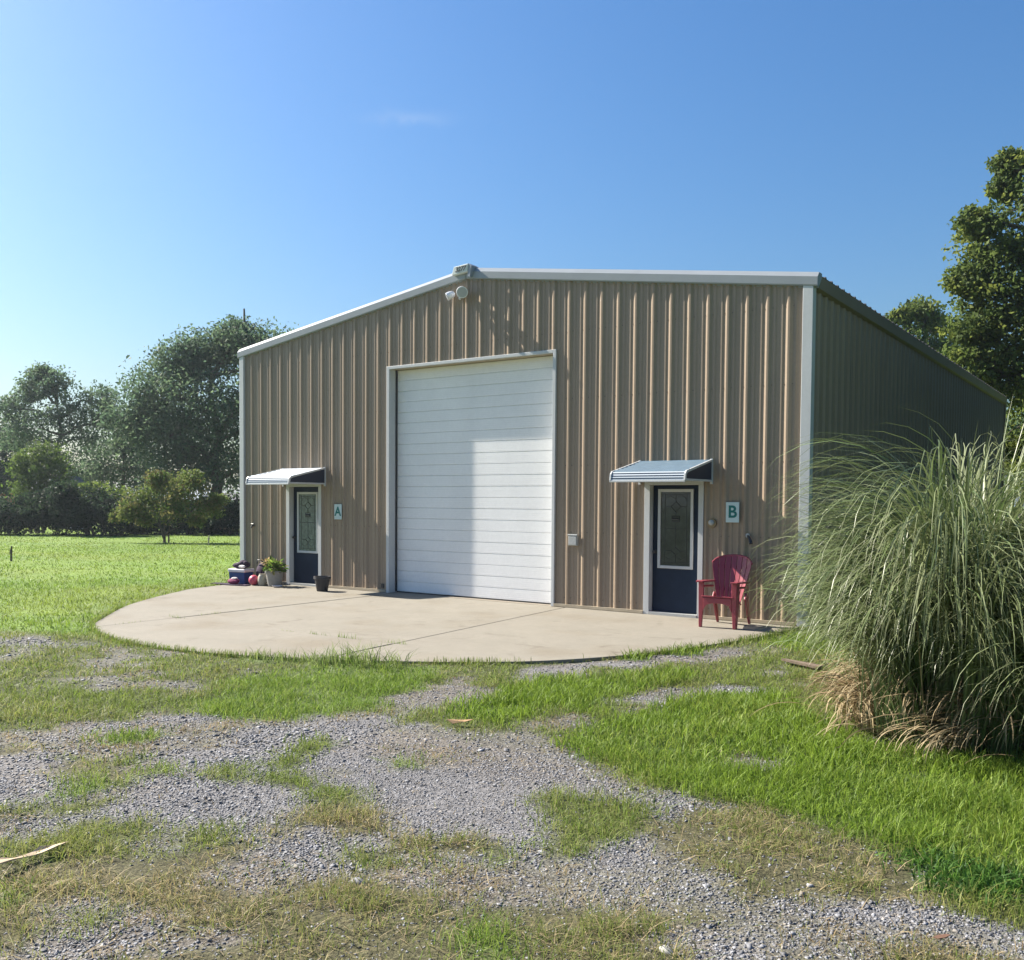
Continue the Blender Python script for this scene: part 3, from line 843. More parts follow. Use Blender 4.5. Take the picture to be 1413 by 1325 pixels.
for v_, w_ in ((.18, .46), (.50, .60)):
    MB().prism([bk(-w_ / 2, v_, .02 - .06), bk(-w_ / 4, v_, .021), bk(w_ / 4, v_, .021), bk(w_ / 2, v_, .02 - .06), bk(w_ / 2, v_, .045 - .06), bk(0, v_, .05), bk(-w_ / 2, v_, .045 - .06)], tuple(np.array(bk(0, .05)) - np.array(bk(0, 0)))).build('back_brace', M_CHAIR, ch)

# ------------------------------------------------------------------ clutter by door A
def blob(name, material, parent, c, r, seed, squash=(1, 1, 1), rough=.25, n=3):
    bm = bmesh.new()
    bmesh.ops.create_icosphere(bm, subdivisions=n, radius=1)
    rs = np.random.RandomState(seed)
    dirs = rs.normal(size=(14, 3)); dirs /= np.linalg.norm(dirs, axis=1)[:, None]
    amp = rs.uniform(-rough, rough, 14)
    for v in bm.verts:
        d = np.array(v.co)
        k = 1 + sum(a * max(0, d @ q) ** 4 for a, q in zip(amp, dirs))
        v.co = Vector((c[0] + d[0] * r * k * squash[0], c[1] + d[1] * r * k * squash[1], c[2] + d[2] * r * k * squash[2]))
    me = bpy.data.meshes.new(name); bm.to_mesh(me); bm.free()
    me.polygons.foreach_set('use_smooth', [True] * len(me.polygons))
    me.materials.append(material)
    o = bpy.data.objects.new(name, me); col.objects.link(o)
    if parent: o.parent = parent
    return o
M_BLUE = mat('cooler_blue', (.018, .055, .20), .4, .45, noise=[(12, .1, S1)])
M_LID = mat('cooler_lid', (.70, .66, .68), .45, .4)
M_CLOTH = mat('dark_cloth', (.055, .04, .06), .85, .1, noise=[(14, .5, S1)])
M_CLOTHW = mat('pale_cloth', (.5, .47, .46), .85, .1, noise=[(14, .2, S1)])
M_MAROON = mat('plum_cloth', (.15, .02, .065), .8, .2, noise=[(16, .5, S1)])
M_PINK = mat('pink_rubber', (.55, .085, .13), .4, .4, noise=[(6, .1, S1)])
M_STONEW = mat('stoneware', (.36, .33, .26), .6, .3, noise=[(14, .15, S1)])
M_POTG = mat('grey_pot', (.25, .24, .22), .75, .25, noise=[(9, .15, S1)])
M_POTD = mat('dark_pot', (.045, .042, .045), .6, .3, noise=[(9, .2, S1)])
M_DIRT = mat('potting_soil', (.03, .022, .016), .95, .1)
co = empty('cooler', (.55, -.50, 0.002), R(8), 'blue picnic cooler with a white lid at the left corner of the building', 'cooler')
MB().prism([(-.20, -.13, 0), (.20, -.13, 0), (.215, -.145, .24), (-.215, -.145, .24)], (0, .27, 0)).build('body', M_BLUE, co, bevel=.015)
MB().box(-.228, .228, -.158, .152, .243, .31).build('lid', M_LID, co, bevel=.016)
MB().tube([(-.235, -.02, .26), (-.25, -.02, .30), (-.25, .05, .30), (-.235, .05, .26)], [.01] * 4, 6).build('handle', M_LID, co)
cb = empty('clothes_bundle', (.60, -.49, .314), 0, 'heap of dark clothes with a pale sleeve on top of the cooler', 'clothes')
blob('garment', M_CLOTH, cb, (-.04, 0, .075), .12, 5, (1.2, .9, .62), .5)
blob('garment', M_CLOTH, cb, (.07, .02, .10), .09, 9, (1.1, .9, .8), .5)
blob('pale_sleeve', M_CLOTHW, cb, (.07, -.09, .05), .06, 7, (1.9, .6, .6), .4)
blob('pale_sleeve', M_CLOTHW, cb, (-.10, -.06, .09), .035, 8, (1.3, .6, 1.0), .4)
db = empty('duffel_bag', (.95, -.22, .002), 0, 'black bag standing against the wall behind the cooler', 'bag')
blob('bag_body', M_CLOTH, db, (0, 0, .24), .2, 3, (1.0, .8, 1.2), .25)
MB().tube([(-.12, -.1, .42), (-.05, -.14, .50), (.06, -.14, .50), (.12, -.1, .42)], [.012] * 4, 6).build('strap', M_DARK, db, smooth=60)
mm = empty('floor_mat', (.62, -.83, .002), R(4), 'flat dark mat lying on the concrete in front of the cooler', 'mat')
MB().prism([(-.48, -.11, 0), (.1, -.13, 0), (.5, -.08, 0), (.48, .10, 0), (-.1, .12, 0), (-.5, .08, 0)], (0, 0, .018)).build('mat_sheet', M_CLOTH, mm, bevel=.006)
pz = empty('plum_bundle', (.72, -.80, .022), 0, 'crumpled plum-coloured cloth on the dark mat before the cooler', 'cloth')
blob('cloth_fold', M_MAROON, pz, (0, 0, .06), .12, 15, (1.3, .6, .62), .6)
blob('cloth_fold', M_CLOTHW, pz, (.02, -.015, .115), .05, 16, (1.4, .6, .5), .5)
bl = empty('ball', (1.07, -.60, .002), 0, 'round pink ball on the concrete between cooler and potted plant', 'ball')
blob('ball_shell', M_PINK, bl, (0, 0, .105), .105, 1, (1, 1, 1), 0.0, 4)
MB().tube([(.0, -.105, .105), (.0, -.107, .105)], [.008, .008], 8).build('valve', M_DARK, bl)
rc = empty('red_cloth', (1.03, -.40, .002), 0, 'scrap of red cloth against the wall behind the pink ball', 'cloth')
blob('cloth_fold', mat('red_cloth', (.35, .03, .05), .8, .2), rc, (0, 0, .09), .11, 22, (1.1, .6, .9), .5)
jr = empty('stoneware_jar', (1.27, -.55, .002), 0, 'small buff stoneware jar squeezed between the pink ball and the planter', 'jar')
MB().lathe([(.07, 0), (.085, .02), (.095, .10), (.085, .19), (.062, .225), (.066, .24), (.05, .24), (.045, .2)], 20).build('jar_body', M_STONEW, jr, smooth=40)
MB().tube([(.085, 0, .17), (.125, 0, .15), (.12, 0, .09), (.09, 0, .07)], [.012] * 4, 8).build('handle', M_STONEW, jr, smooth=60)
pl = empty('planter', (1.555, -.48, .002), 0, 'grey planter with a bushy yellow-green plant left of door A', 'planter')
MB().lathe([(.12, 0), (.13, .01), (.175, .27), (.19, .28), (.19, .315), (.165, .315), (.16, .26)], 28).build('pot', M_POTG, pl, smooth=35)
MB().lathe([(.001, .27), (.161, .272)], 24).build('soil', M_DIRT, pl)
def plant_leaves(name, parent, c, n, rx, rz, size, palette, seed, material=M_LEAF):
    rs = np.random.RandomState(seed)
    d = rs.normal(size=(n, 3)); d[:, 2] = np.abs(d[:, 2]); d /= np.linalg.norm(d, axis=1)[:, None]
    rr = rs.uniform(.35, 1, n)[:, None]
    P = np.array(c) + d * rr * np.array([rx, rx, rz])
    ax = d + rs.normal(scale=.5, size=(n, 3)); ax[:, 2] -= .35 * rr[:, 0]
    return leaves(name, P, size * rs.uniform(.6, 1.3, n), ax, palette, rs, parent, material, .5)
def leaves(name, P, size, axis, palette, rs, parent, material, wid=.45, cl=None):
    n = len(P)
    ax = axis / (np.linalg.norm(axis, axis=1)[:, None] + 1e-9)
    ref = rs.normal(size=(n, 3))
    sd_ = np.cross(ax, ref); sd_ /= np.linalg.norm(sd_, axis=1)[:, None] + 1e-9
    nn = np.cross(ax, sd_)
    s = size[:, None]
    a = P; b = P + ax * s * .45 + sd_ * s * wid * .5 + nn * s * .08; c = P + ax * s; d = P + ax * s * .45 - sd_ * s * wid * .5 + nn * s * .08
    V = np.stack([a, b, c, d], 1).reshape(-1, 3)
    i = np.arange(n)[:, None] * 4
    F = np.concatenate([i + np.array([0, 1, 2]), i + np.array([0, 2, 3])], 1).reshape(-1, 3)
    pal = np.array(palette)
    k = rs.randint(0, len(pal), n) if cl is None else cl
    cc = pal[k] * rs.uniform(.75, 1.25, (n, 1))
    return npmesh(name, V, F, material, np.repeat(cc, 4, 0), parent)
plant_leaves('foliage', pl, (0, 0, .30), 260, .22, .24, .10, [(.10, .17, .03), (.14, .20, .04), (.07, .13, .03), (.24, .22, .07)], 31)
plant_leaves('dry_foliage', pl, (-.17, -.05, .42), 40, .09, .12, .09, [(.45, .33, .18), (.40, .30, .14)], 32)
st = MB()
rs = np.random.RandomState(4)
for k in range(9):
    a = rs.uniform(0, 6.28); st.tube([(.05 * math.cos(a), .05 * math.sin(a), .27), (.1 * math.cos(a), .1 * math.sin(a), .38), (.17 * math.cos(a), .17 * math.sin(a), .46)], [.006, .005, .003], 5)
st.build('stem', mat('green_stem', (.09, .13, .04), .6), pl)
ds = empty('saucer', (1.80, -.62, .002), 0, 'white saucer on the concrete in front of door A', 'saucer')
MB().lathe([(.06, 0), (.075, .004), (.10, .03), (.105, .03), (.08, .012), (.01, .01)], 24).build('dish', M_LID, ds, smooth=40)
MB().lathe([(.001, .0125), (.07, .013)], 20).build('water', M_GLASS, ds)
dp = empty('flowerpot', (3.06, -.60, .002), 0, 'empty black flowerpot in front of the right jamb of door A', 'flowerpot')
MB().lathe([(.10, 0), (.105, .005), (.145, .23), (.165, .235), (.165, .285), (.145, .285), (.135, .2)], 28).build('pot', M_POTD, dp, smooth=35)
MB().lathe([(.001, .205), (.137, .208)], 24).build('soil', M_DIRT, dp)
# ------------------------------------------------------------------ trees and shrubs
def tree(name, label, cat, base, trunk_r, lobes, n_clu, n_leaf, size, palette, seed, group=None, stems=1, shell=.55, clu=.30, wid=.5, fork=.35, flat=.75, bark=None, outer=1.0):
    rs = np.random.RandomState(seed)
    base = np.array(base, float)
    t = empty(name, base, 0, label, cat, group)
    lob = np.array(lobes, float)
    ctr = lob[:, :3].mean(0)
    top = lob[:, 2].max()
    tb = MB()
    def limb(a, b, ra, rb, n=5, wob=.06):
        P = [a + (b - a) * k / n for k in range(n + 1)]
        L = np.linalg.norm(b - a)
        for k in range(1, n): P[k] = P[k] + rs.normal(size=3) * L * wob * np.array([1, 1, .5])
        for k in range(1, n): P[k][2] += L * .06 * math.sin(math.pi * k / n)
        tb.tube([p - base for p in P], [ra + (rb - ra) * k / n for k in range(n + 1)], 6)
        return P
    forks = []
    hi = np.array([base[0] + (ctr[0] - base[0]) * .8, base[1] + (ctr[1] - base[1]) * .8, base[2] + (top - base[2]) * .8])
    for s in range(stems):
        off = rs.normal(size=3) * np.array([1, 1, 0]) * (trunk_r * 2.0 if stems > 1 else 0)
        e = hi + (rs.normal(size=3) * np.array([1, 1, .3]) * (top - base[2]) * .16 if stems > 1 else 0)
        forks += limb(base + off - np.array([0, 0, .1]), e, trunk_r, trunk_r * .22, 7, .03)
    F = np.array(forks)
    Ps = []; Ax = []; Cl = []; Sz = []
    for li, (x, y, z, r) in enumerate(lob):
        c = np.array([x, y, z])
        cand = F[(F[:, 2] < z - .1 * r)]
        if not len(cand): cand = F[:2]
        a = cand[np.argmin(np.linalg.norm(cand - c, axis=1) + .3 * np.abs(cand[:, 2] - (base[2] + fork * (z - base[2]))))]
        br = limb(a, c, trunk_r * .36, trunk_r * .10, 5)
        k = max(5, int(n_clu * (1 if r <= 0 else 1)))
        d = rs.normal(size=(k, 3)); d /= np.linalg.norm(d, axis=1)[:, None]
        cc = c + d * r * rs.uniform(shell, outer, k)[:, None] * np.array([1, 1, flat])
        for q in cc[: max(4, k // 3)]:
            limb(br[-1 - rs.randint(0, 2)], q, trunk_r * .09, trunk_r * .03, 3)
        m = n_leaf
        cs = clu * r * rs.uniform(.7, 1.3, (k, 1, 1))
        p = cc[:, None, :] + np.clip(rs.normal(size=(k, m, 3)), -1.7, 1.7) * cs * np.array([1, 1, .7])
        Ps.append(p.reshape(-1, 3))
        ax = rs.normal(size=(k * m, 3)); ax[:, 2] -= .45
        Ax.append(ax)
        Cl.append(np.repeat(rs.randint(0, len(palette), k), m))
        Sz.append(size * rs.uniform(.6, 1.35, k * m))
    tb.build('trunk', bark or M_BARK, t, smooth=60)
    P = np.concatenate(Ps) - base
    P[:, 2] = np.maximum(P[:, 2], .05)
    leaves('crown', P, np.concatenate(Sz), np.concatenate(Ax), palette, rs, t, M_LEAF, wid, np.concatenate(Cl))
    return t
OAKP = [(.090, .145, .080), (.108, .168, .092), (.075, .125, .072), (.13, .185, .098)]  # leaf tones lightened and blued to stand in for haze and glare
PECP = [(.090, .145, .080), (.108, .168, .092), (.075, .125, .072), (.13, .185, .098)]  # same haze tint mixed into the leaf colour
DRKP = [(.039, .072, .033), (.052, .088, .039), (.034, .058, .031)]
HEDP = [(.024, .044, .022), (.033, .057, .026), (.020, .037, .020)]
BUSP = [(.090, .144, .027), (.072, .117, .027), (.108, .153, .040)]
VINP = [(.180, .240, .042), (.120, .180, .042), (.204, .240, .072)]
CRAP = [(.112, .150, .036), (.092, .143, .036), (.132, .158, .043), (.145, .135, .050)]
RGTP = [(.099, .141, .038), (.123, .167, .043), (.083, .118, .036), (.168, .199, .047)]
OAK = [(-25.94, 20.77, 10.52, 1.4), (-27.91, 20.11, 9.81, 1.8), (-27.92, 18.47, 9.2, 1.4), (-29.37, 17.88, 7.67, 1.8), (-27.06, 18.76, 7.22, 2.4), (-25.0, 20.0, 6.83, 2.4), (-30.37, 16.98, 6.06, 1.4), (-28.86, 18.2, 5.3, 2.0), (-26.62, 19.82, 4.53, 2.4), (-24.97, 21.71, 9.38, 2.4), (-23.46, 22.19, 6.94, 2.8), (-25.8, 21.37, 3.78, 2.4), (-27.92, 18.43, 3.31, 1.8)]
PECAN = [(-38.72, 16.71, 9.19, 0.78), (-39.69, 16.44, 8.24, 1.12), (-37.53, 16.84, 8.4, 1.03), (-39.93, 15.51, 7.14, 1.21), (-36.93, 17.23, 6.79, 1.38), (-35.41, 18.38, 7.58, 1.12), (-38.24, 16.19, 5.92, 1.72), (-36.56, 17.76, 5.32, 1.64), (-39.94, 15.58, 5.52, 1.29), (-35.57, 18.92, 6.44, 0.78), (-37.95, 16.88, 3.82, 1.72)]
MID = [(-38.99, 21.02, 3.99, 1.94), (-37.91, 22.61, 3.8, 1.85), (-39.36, 19.76, 2.82, 1.62), (-36.33, 22.57, 2.17, 1.62), (-37.88, 21.58, 5.59, 1.02)]
DARK = [(-50.8, 20.12, 5.17, 1.93), (-53.18, 19.56, 6.23, 2.54), (-49.46, 20.02, 3.39, 1.62), (-53.19, 17.89, 7.13, 3.05), (-51.6, 18.54, 3.62, 2.28)]
BUSH = [(-31.45, 11.76, 3.44, 0.74), (-31.03, 12.47, 3.83, 0.96), (-29.76, 12.37, 2.96, 0.89), (-30.97, 11.86, 2.48, 0.96)]
HEDGEA = [(-32.15, 8.72, 0.87, 1.13), (-31.18, 9.63, 0.88, 0.99), (-29.74, 10.12, 0.9, 0.99), (-28.9, 10.92, 0.97, 1.06), (-33.09, 7.82, 0.94, 1.2)]
HEDGEB = [(-27.67, 11.88, 1.05, 1.06), (-26.85, 12.71, 1.17, 1.13), (-25.56, 13.06, 0.93, 0.99)]
HEDGEC = [(-26.72, 14.99, 0.79, 0.96), (-25.83, 15.84, 0.8, 1.03), (-24.38, 16.31, 0.78, 1.03), (-23.51, 17.18, 0.71, 0.81), (-22.37, 17.85, 0.8, 0.96)]
VINE = [(-30.14, 13.89, 2.07, 0.53), (-29.48, 14.5, 2.23, 0.6), (-28.48, 14.9, 2.0, 0.53), (-28.01, 15.34, 1.71, 0.45)]
CRAPE = [(-17.61, 9.18, 1.72, 0.64), (-17.14, 9.86, 2.17, 0.76), (-15.75, 9.98, 2.08, 0.82), (-15.39, 10.64, 1.45, 0.58), (-17.95, 8.76, 1.28, 0.47), (-16.3, 9.77, 1.29, 0.64), (-17.08, 9.49, 2.6, 0.41), (-15.94, 10.37, 2.61, 0.47), (-18.46, 8.6, 1.07, 0.23), (-17.54, 9.29, 0.99, 0.41), (-15.13, 10.96, 1.74, 0.35), (-15.91, 10.51, 0.92, 0.35)]
RIGHT = [(15.5, 23.5, 10.5, 2.2), (17.5, 23.5, 8.0, 2.4), (15.8, 23.0, 5.8, 2.2), (18.5, 21.5, 6.0, 2.2), (15.0, 24.5, 13.0, 1.8), (11.64, 22.94, 13.29, 0.54), (11.43, 22.97, 12.61, 0.44), (12.5, 22.73, 11.82, 1.11), (10.59, 22.0, 11.34, 0.59), (11.21, 22.11, 10.44, 0.89), (12.05, 22.42, 9.79, 1.18), (10.58, 21.78, 9.3, 0.64), (11.19, 22.23, 8.54, 1.03), (11.86, 22.7, 7.33, 1.18), (10.77, 22.18, 7.84, 0.79), (10.77, 21.99, 6.59, 0.74), (11.55, 22.84, 6.15, 0.89), (12.47, 22.71, 4.86, 1.11), (11.96, 23.05, 3.68, 0.49), (13.12, 22.55, 8.85, 1.85), (13.15, 24.22, 6.19, 1.97), (12.78, 23.19, 3.17, 1.11)]
BACK = [(4.69, 42.44, 12.41, 0.8), (5.36, 43.29, 11.76, 0.96), (3.88, 41.54, 12.03, 0.56), (4.38, 41.95, 10.86, 1.04), (5.85, 42.8, 10.29, 0.88), (5.24, 41.92, 9.32, 1.44)]
FARR = [(7.63, 53.98, 6.26, 0.92), (8.32, 54.93, 6.76, 1.02), (9.6, 54.46, 6.22, 1.38), (7.15, 53.33, 4.4, 1.15)]
rj = np.random.RandomState(91)
for H_ in (HEDGEA, HEDGEB, HEDGEC):
    for q_ in range(len(H_)):
        a_ = H_[q_]; H_[q_] = (a_[0], a_[1], a_[2] * rj.uniform(.75, 1.25), a_[3] * rj.uniform(.75, 1.15))
    for _ in range(4):
        a_ = H_[rj.randint(len(H_))]; H_.append((a_[0] + rj.normal() * .8, a_[1] + rj.normal() * .5, rj.uniform(.5, 1.9), rj.uniform(.35, .7)))
def z0(x, y): return float(gz(np.array([x]), np.array([y]))[0])
def onground(x, y): return (x, y, z0(x, y))
oak = tree('oak_tree', 'tall broad green tree rising beside the left corner of the building', 'tree', onground(-26.5, 20.0), .42, OAK, 48, 84, .21, OAKP, 11, 'trees beyond the lawn', clu=.27)
sg = MB(); b0 = np.array([-25.8, 21.05, 0]) - np.array(oak.location)
sg.tube([b0 + np.array([-.2, 0, 8.5]), b0 + np.array([0, 0, 10.6]), b0 + np.array([-.03, .0, 11.5]), b0 + np.array([-.06, 0, 12.3])], [.12, .09, .075, .045], 6)
sg.tube([b0 + np.array([0, 0, 10.9]), b0 + np.array([.25, .1, 11.2]), b0 + np.array([.35, .1, 11.25])], [.03, .02, .01], 5)
sg.build('dead_snag', M_BARK, oak, smooth=60)
tree('pecan_tree', 'open crowned tree with gaps of sky behind the bright shrub', 'tree', onground(-37.6, 17.1), .26, PECAN, 30, 52, .19, PECP, 12, 'trees beyond the lawn', shell=.4, clu=.24)
tree('background_tree', 'shorter round bluish-green tree between the open tree and the broad tall tree', 'tree', onground(-38.3, 21.5), .22, MID, 34, 70, .22, OAKP, 13, 'trees beyond the lawn')
tree('background_tree', 'dark tree at the far left edge above the brick house', 'tree', onground(-51.7, 19.5), .26, DARK, 26, 60, .32, DRKP, 14, 'trees beyond the lawn')
tree('shrub', 'bright green leafy shrub rising above the dark hedge on the left', 'shrub', onground(-30.9, 12.0), .08, BUSH, 24, 60, .17, BUSP, 15, 'shrubs along the lawn edge', stems=4)
tree('hedge_shrub', 'dark evergreen shrub under the bright shrub at the lawn edge, far left', 'shrub', onground(-30.5, 9.6), .08, HEDGEA, 34, 75, .17, HEDP, 16, 'shrubs along the lawn edge', stems=4, shell=.3, flat=1.0)
tree('hedge_shrub', 'dark block-shaped evergreen shrub left of the small vase-shaped tree', 'shrub', onground(-26.8, 12.5), .08, HEDGEB, 38, 80, .16, HEDP, 17, 'shrubs along the lawn edge', stems=4, shell=.3, flat=1.0)
tree('hedge_shrub', 'long low dark evergreen shrub directly behind the small vase-shaped tree', 'shrub', onground(-24.6, 16.4), .08, HEDGEC, 34, 75, .17, HEDP, 18, 'shrubs along the lawn edge', stems=4, shell=.3, flat=1.0)
tree('vine_shrub', 'yellow-green vine draped along the top of the dark hedge', 'shrub', onground(-29.0, 14.5), .05, VINE, 18, 40, .16, VINP, 19, 'shrubs along the lawn edge', stems=3)
tree('crape_myrtle', 'small vase-shaped olive tree with several stems standing on the lawn', 'tree', onground(-16.87, 9.75), .038, CRAPE, 30, 38, .12, CRAP, 20, None, stems=5, shell=.25, clu=.30, fork=.15)
tree('shade_tree', 'big leafy tree behind the rear right corner of the building', 'tree', onground(13.3, 23.4), .30, RIGHT, 44, 46, .17, RGTP, 21, 'trees behind the building', shell=.5, outer=1.28, clu=.22, wid=.6)
tree('distant_tree', 'small treetop showing over the roof left of the big leafy tree', 'tree', onground(5.2, 42.3), .25, BACK, 22, 50, .26, RGTP, 22, 'trees behind the building', clu=.3)
tree('distant_tree', 'pale distant tree low between the rear wall corner and the big leafy tree', 'tree', onground(8.5, 54.5), .25, FARR, 18, 40, .34, PECP, 23, 'trees behind the building', clu=.3)

for bx, by, sd2, lab in ((18.0, 3.6, 24, 'unseen dense tree added to darken the front end of the long wall'), (17.9, 9.8, 25, 'unseen dense tree added to darken the middle of the long wall'), (17.9, 16.2, 26, 'unseen dense tree added to darken the rear end of the long wall')):  # out-of-view trees added to keep sky light off the long wall
    tree('shade_tree', lab, 'tree', onground(bx, by), .22,
         [(bx + q[0], by + q[1], q[2], q[3]) for q in ((0, 0, 8.0, 1.7), (-1.0, 1.5, 6.3, 1.8), (.6, -1.6, 6.2, 1.9), (-.8, -1.4, 4.4, 1.8), (-.4, 2.2, 4.2, 1.8), (-1.3, .4, 2.6, 1.5), (-.6, -2.2, 2.0, 1.5), (.3, 2.6, 2.0, 1.6), (1.2, .2, 4.4, 1.9))], 24, 34, .30, HEDP, sd2, 'trees behind the building')

# ------------------------------------------------------------------ buildings and fence glimpsed behind the shrubs
M_BRICK = mat('red_brick', (.30, .12, .08), .85, .2, noise=[(20, .2, S1)])
M_SHINGLE = mat('grey_shingle', (.16, .16, .17), .9, .2, noise=[(6, .2, S1)])
M_FASCIA = mat('white_fascia', (.78, .78, .76), .5, .3)
hb = empty('brick_house', (-56, 23.0, 0), R(32), 'low red brick house with a white fascia behind the hedge at the far left', 'house')
MB().box(-6, 2.6, -.0, 6, -.4, 2.15).build('brick_wall', M_BRICK, hb)
MB().box(-6.3, 3.0, -.4, 6.4, 2.152, 2.42).build('fascia', M_FASCIA, hb)
MB().prism([(-6.3, -.4, 2.43), (-6.3, 3, 3.5), (-6.3, 6.4, 2.43)], (9.3, 0, 0)).build('roof', M_SHINGLE, hb)
wf = MB().box(-1.2, .0, -.05, .0, .9, 1.9).build('window', M_FASCIA, hb); MB().box(-1.12, -.08, -.06, -.051, .98, 1.82).build('pane', M_GLASS, wf)
gs = empty('garden_shed', (-35.3, 16.6, -.1), R(35), 'little grey gabled shed half hidden between the trees above the hedge', 'shed')
MB().box(-.35, .35, -.35, .35, 0, 2.75).build('shed_wall', mat('blue_grey_board', (.20, .23, .28), .7, .2), gs)
MB().prism([(-.45, -.42, 2.76), (0, -.42, 3.2), (.45, -.42, 2.76)], (0, .84, 0)).build('roof', M_SHINGLE, gs)
MB().box(-.2, .2, -.37, -.351, .1, 1.9).build('door', M_FASCIA, gs)
ws = empty('white_shed', (-31.2, 24.3, 0), R(36), 'white shed glimpsed through leaves beside the left corner of the building', 'shed')
MB().box(-1.6, 1.6, 0, 2.4, -.3, 1.75).build('shed_wall', M_FASCIA, ws)
MB().prism([(-1.8, -.2, 1.76), (-1.8, 1.2, 2.2), (-1.8, 2.6, 1.76)], (3.6, 0, 0)).build('roof', M_SHINGLE, ws)
MB().box(-.4, .4, -.03, -.001, .0, 1.6).build('door', mat('pale_door', (.5, .5, .48), .5), ws)
fe = empty('rail_fence', (-22.9, 17.7, -.1), R(37), 'dark post and rail fence beside the left corner of the building', 'fence')
for x in (-2.0, 0.0, .35, 2.3): MB().box(x - .05, x + .05, -.05, .05, 0, 1.85 if x == .35 else 1.2).build('post', M_BARK, fe)
for z in (.35, .8): MB().box(-2.4, 3.2, -.075, -.052, z, z + .09).build('rail', M_WOOD, fe)
for nm, lab, x, y, h in (('lawn_stake', 'short dark stake standing in the lawn near the left edge', -9.8, .0, .42), ('lawn_stake', 'thin pale stake standing in the lawn right of the vase-shaped tree', -13.5, 9.3, .38)):
    s = MB(); s.tube([(0, 0, -.05), (.01, 0, h * .6), (.03, 0, h)], [.03, .028, .02], 8)
    s.box(-.05, .05, -.012, .012, h * .55, h * .75)
    o = s.build(nm, M_BARK if h > .4 else M_STONEW); o.location = onground(x, y); tag(o, lab, 'stake')

# ------------------------------------------------------------------ pampas grass
def pampas(rx, ry, n, lmin, lmax, seed, bias=None, palette=None, wid=.011, droop=(100, 165), th0=(2, 19), seg=11, mound=.6, tufts=70, expo=1.9, zlo=0.0, reach=0.0):
    rs = np.random.RandomState(seed)
    # blades grow in tufts that lean and arch together
    ta = rs.uniform(0, 2 * np.pi, tufts); tr = np.sqrt(rs.uniform(0, 1, tufts))
    taz = ta + rs.normal(scale=.45, size=tufts)
    if bias is not None:
        taz = np.where(rs.uniform(size=tufts) < bias[1], bias[0] + rs.normal(scale=bias[2], size=tufts), taz)
    tt0 = th0[0] + (th0[1] - th0[0]) * tr * rs.uniform(.5, 1.1, tufts)
    tt1 = rs.uniform(droop[0], droop[1], tufts)
    tl = rs.uniform(lmin, lmax, tufts)
    k = rs.randint(0, tufts, n)
    bx = rx * tr[k] * np.cos(ta[k]) + rs.normal(scale=.07, size=n)
    by = ry * tr[k] * np.sin(ta[k]) + rs.normal(scale=.07, size=n)
    az = taz[k] + rs.normal(scale=.22, size=n)
    t0 = np.radians(np.abs(tt0[k] + rs.normal(scale=3.5, size=n)))
    t1 = np.radians(tt1[k] + rs.normal(scale=14, size=n))
    L = tl[k] * rs.uniform(.55, 1.12, n)
    P = np.zeros((n, seg + 1, 3)); P[:, 0, 0] = bx; P[:, 0, 1] = by
    P[:, 0, 2] = zlo + mound * np.maximum(0, 1 - tr[k] ** 2) * rs.uniform(.3, 1, n)
    for q in range(seg):
        s = (q + .5) / seg
        th = t0 + (t1 - t0) * s ** expo
        wob = az + rs.normal(scale=.05, size=n)
        d = np.stack([np.sin(th) * np.cos(wob), np.sin(th) * np.sin(wob), np.cos(th)], 1)
        P[:, q + 1] = P[:, q] + d * (L / seg)[:, None]
    P[:, :, 2] = np.maximum(P[:, :, 2], .02 + .06 * rs.uniform(size=(n, 1)))
    if reach:                                   # wind and mowing have trimmed the longest strands on the drive side
        far = (P[:, :, 0] * -.82 + P[:, :, 1] * -.57).max(1) > reach * rs.uniform(.82, 1.06, n)
        far &= rs.uniform(size=n) < .985
        P, az, k = P[~far], az[~far], k[~far]; n = len(P)
    side = np.stack([-np.sin(az), np.cos(az), np.zeros(n)], 1)
    side[:, 2] += rs.normal(scale=.45, size=n); side /= np.linalg.norm(side, axis=1)[:, None]
    prof = np.interp(np.linspace(0, 1, seg + 1), [0, .25, .6, .85, 1], [.6, 1, .9, .5, .06])
    w = wid * rs.uniform(.6, 1.35, n)[:, None] * prof[None, :]
    A = P + side[:, None, :] * w[..., None] * .5; B = P - side[:, None, :] * w[..., None] * .5
    V = np.stack([A, B], 2).reshape(-1, 3)
    base = np.arange(n) * (2 * (seg + 1))
    Fq = np.stack([np.stack([base + 2 * q, base + 2 * q + 1, base + 2 * q + 3, base + 2 * q + 2], 1) for q in range(seg)], 1).reshape(-1, 4)
    pal = np.array(palette)
    cc = pal[(rs.randint(0, len(pal), tufts))[k]] * rs.uniform(.75, 1.25, (n, 1))
    alt = rs.uniform(size=n) < .25
    cc[alt] = pal[rs.randint(0, len(pal), alt.sum())]
    tip = np.linspace(0, 1, seg + 1)[None, :, None] ** 2
    C = cc[:, None, :] * (1 - tip * .35) + np.array([.33, .31, .18]) * tip * .28
    return V, Fq, np.repeat(C[:, :, None, :], 2, 2).reshape(-1, 3)
PAL = [(.105, .165, .052), (.125, .175, .062), (.155, .195, .085), (.085, .145, .042), (.18, .21, .105)]
PALD = [(.27, .19, .105), (.32, .24, .13), (.20, .13, .07), (.36, .28, .17)]
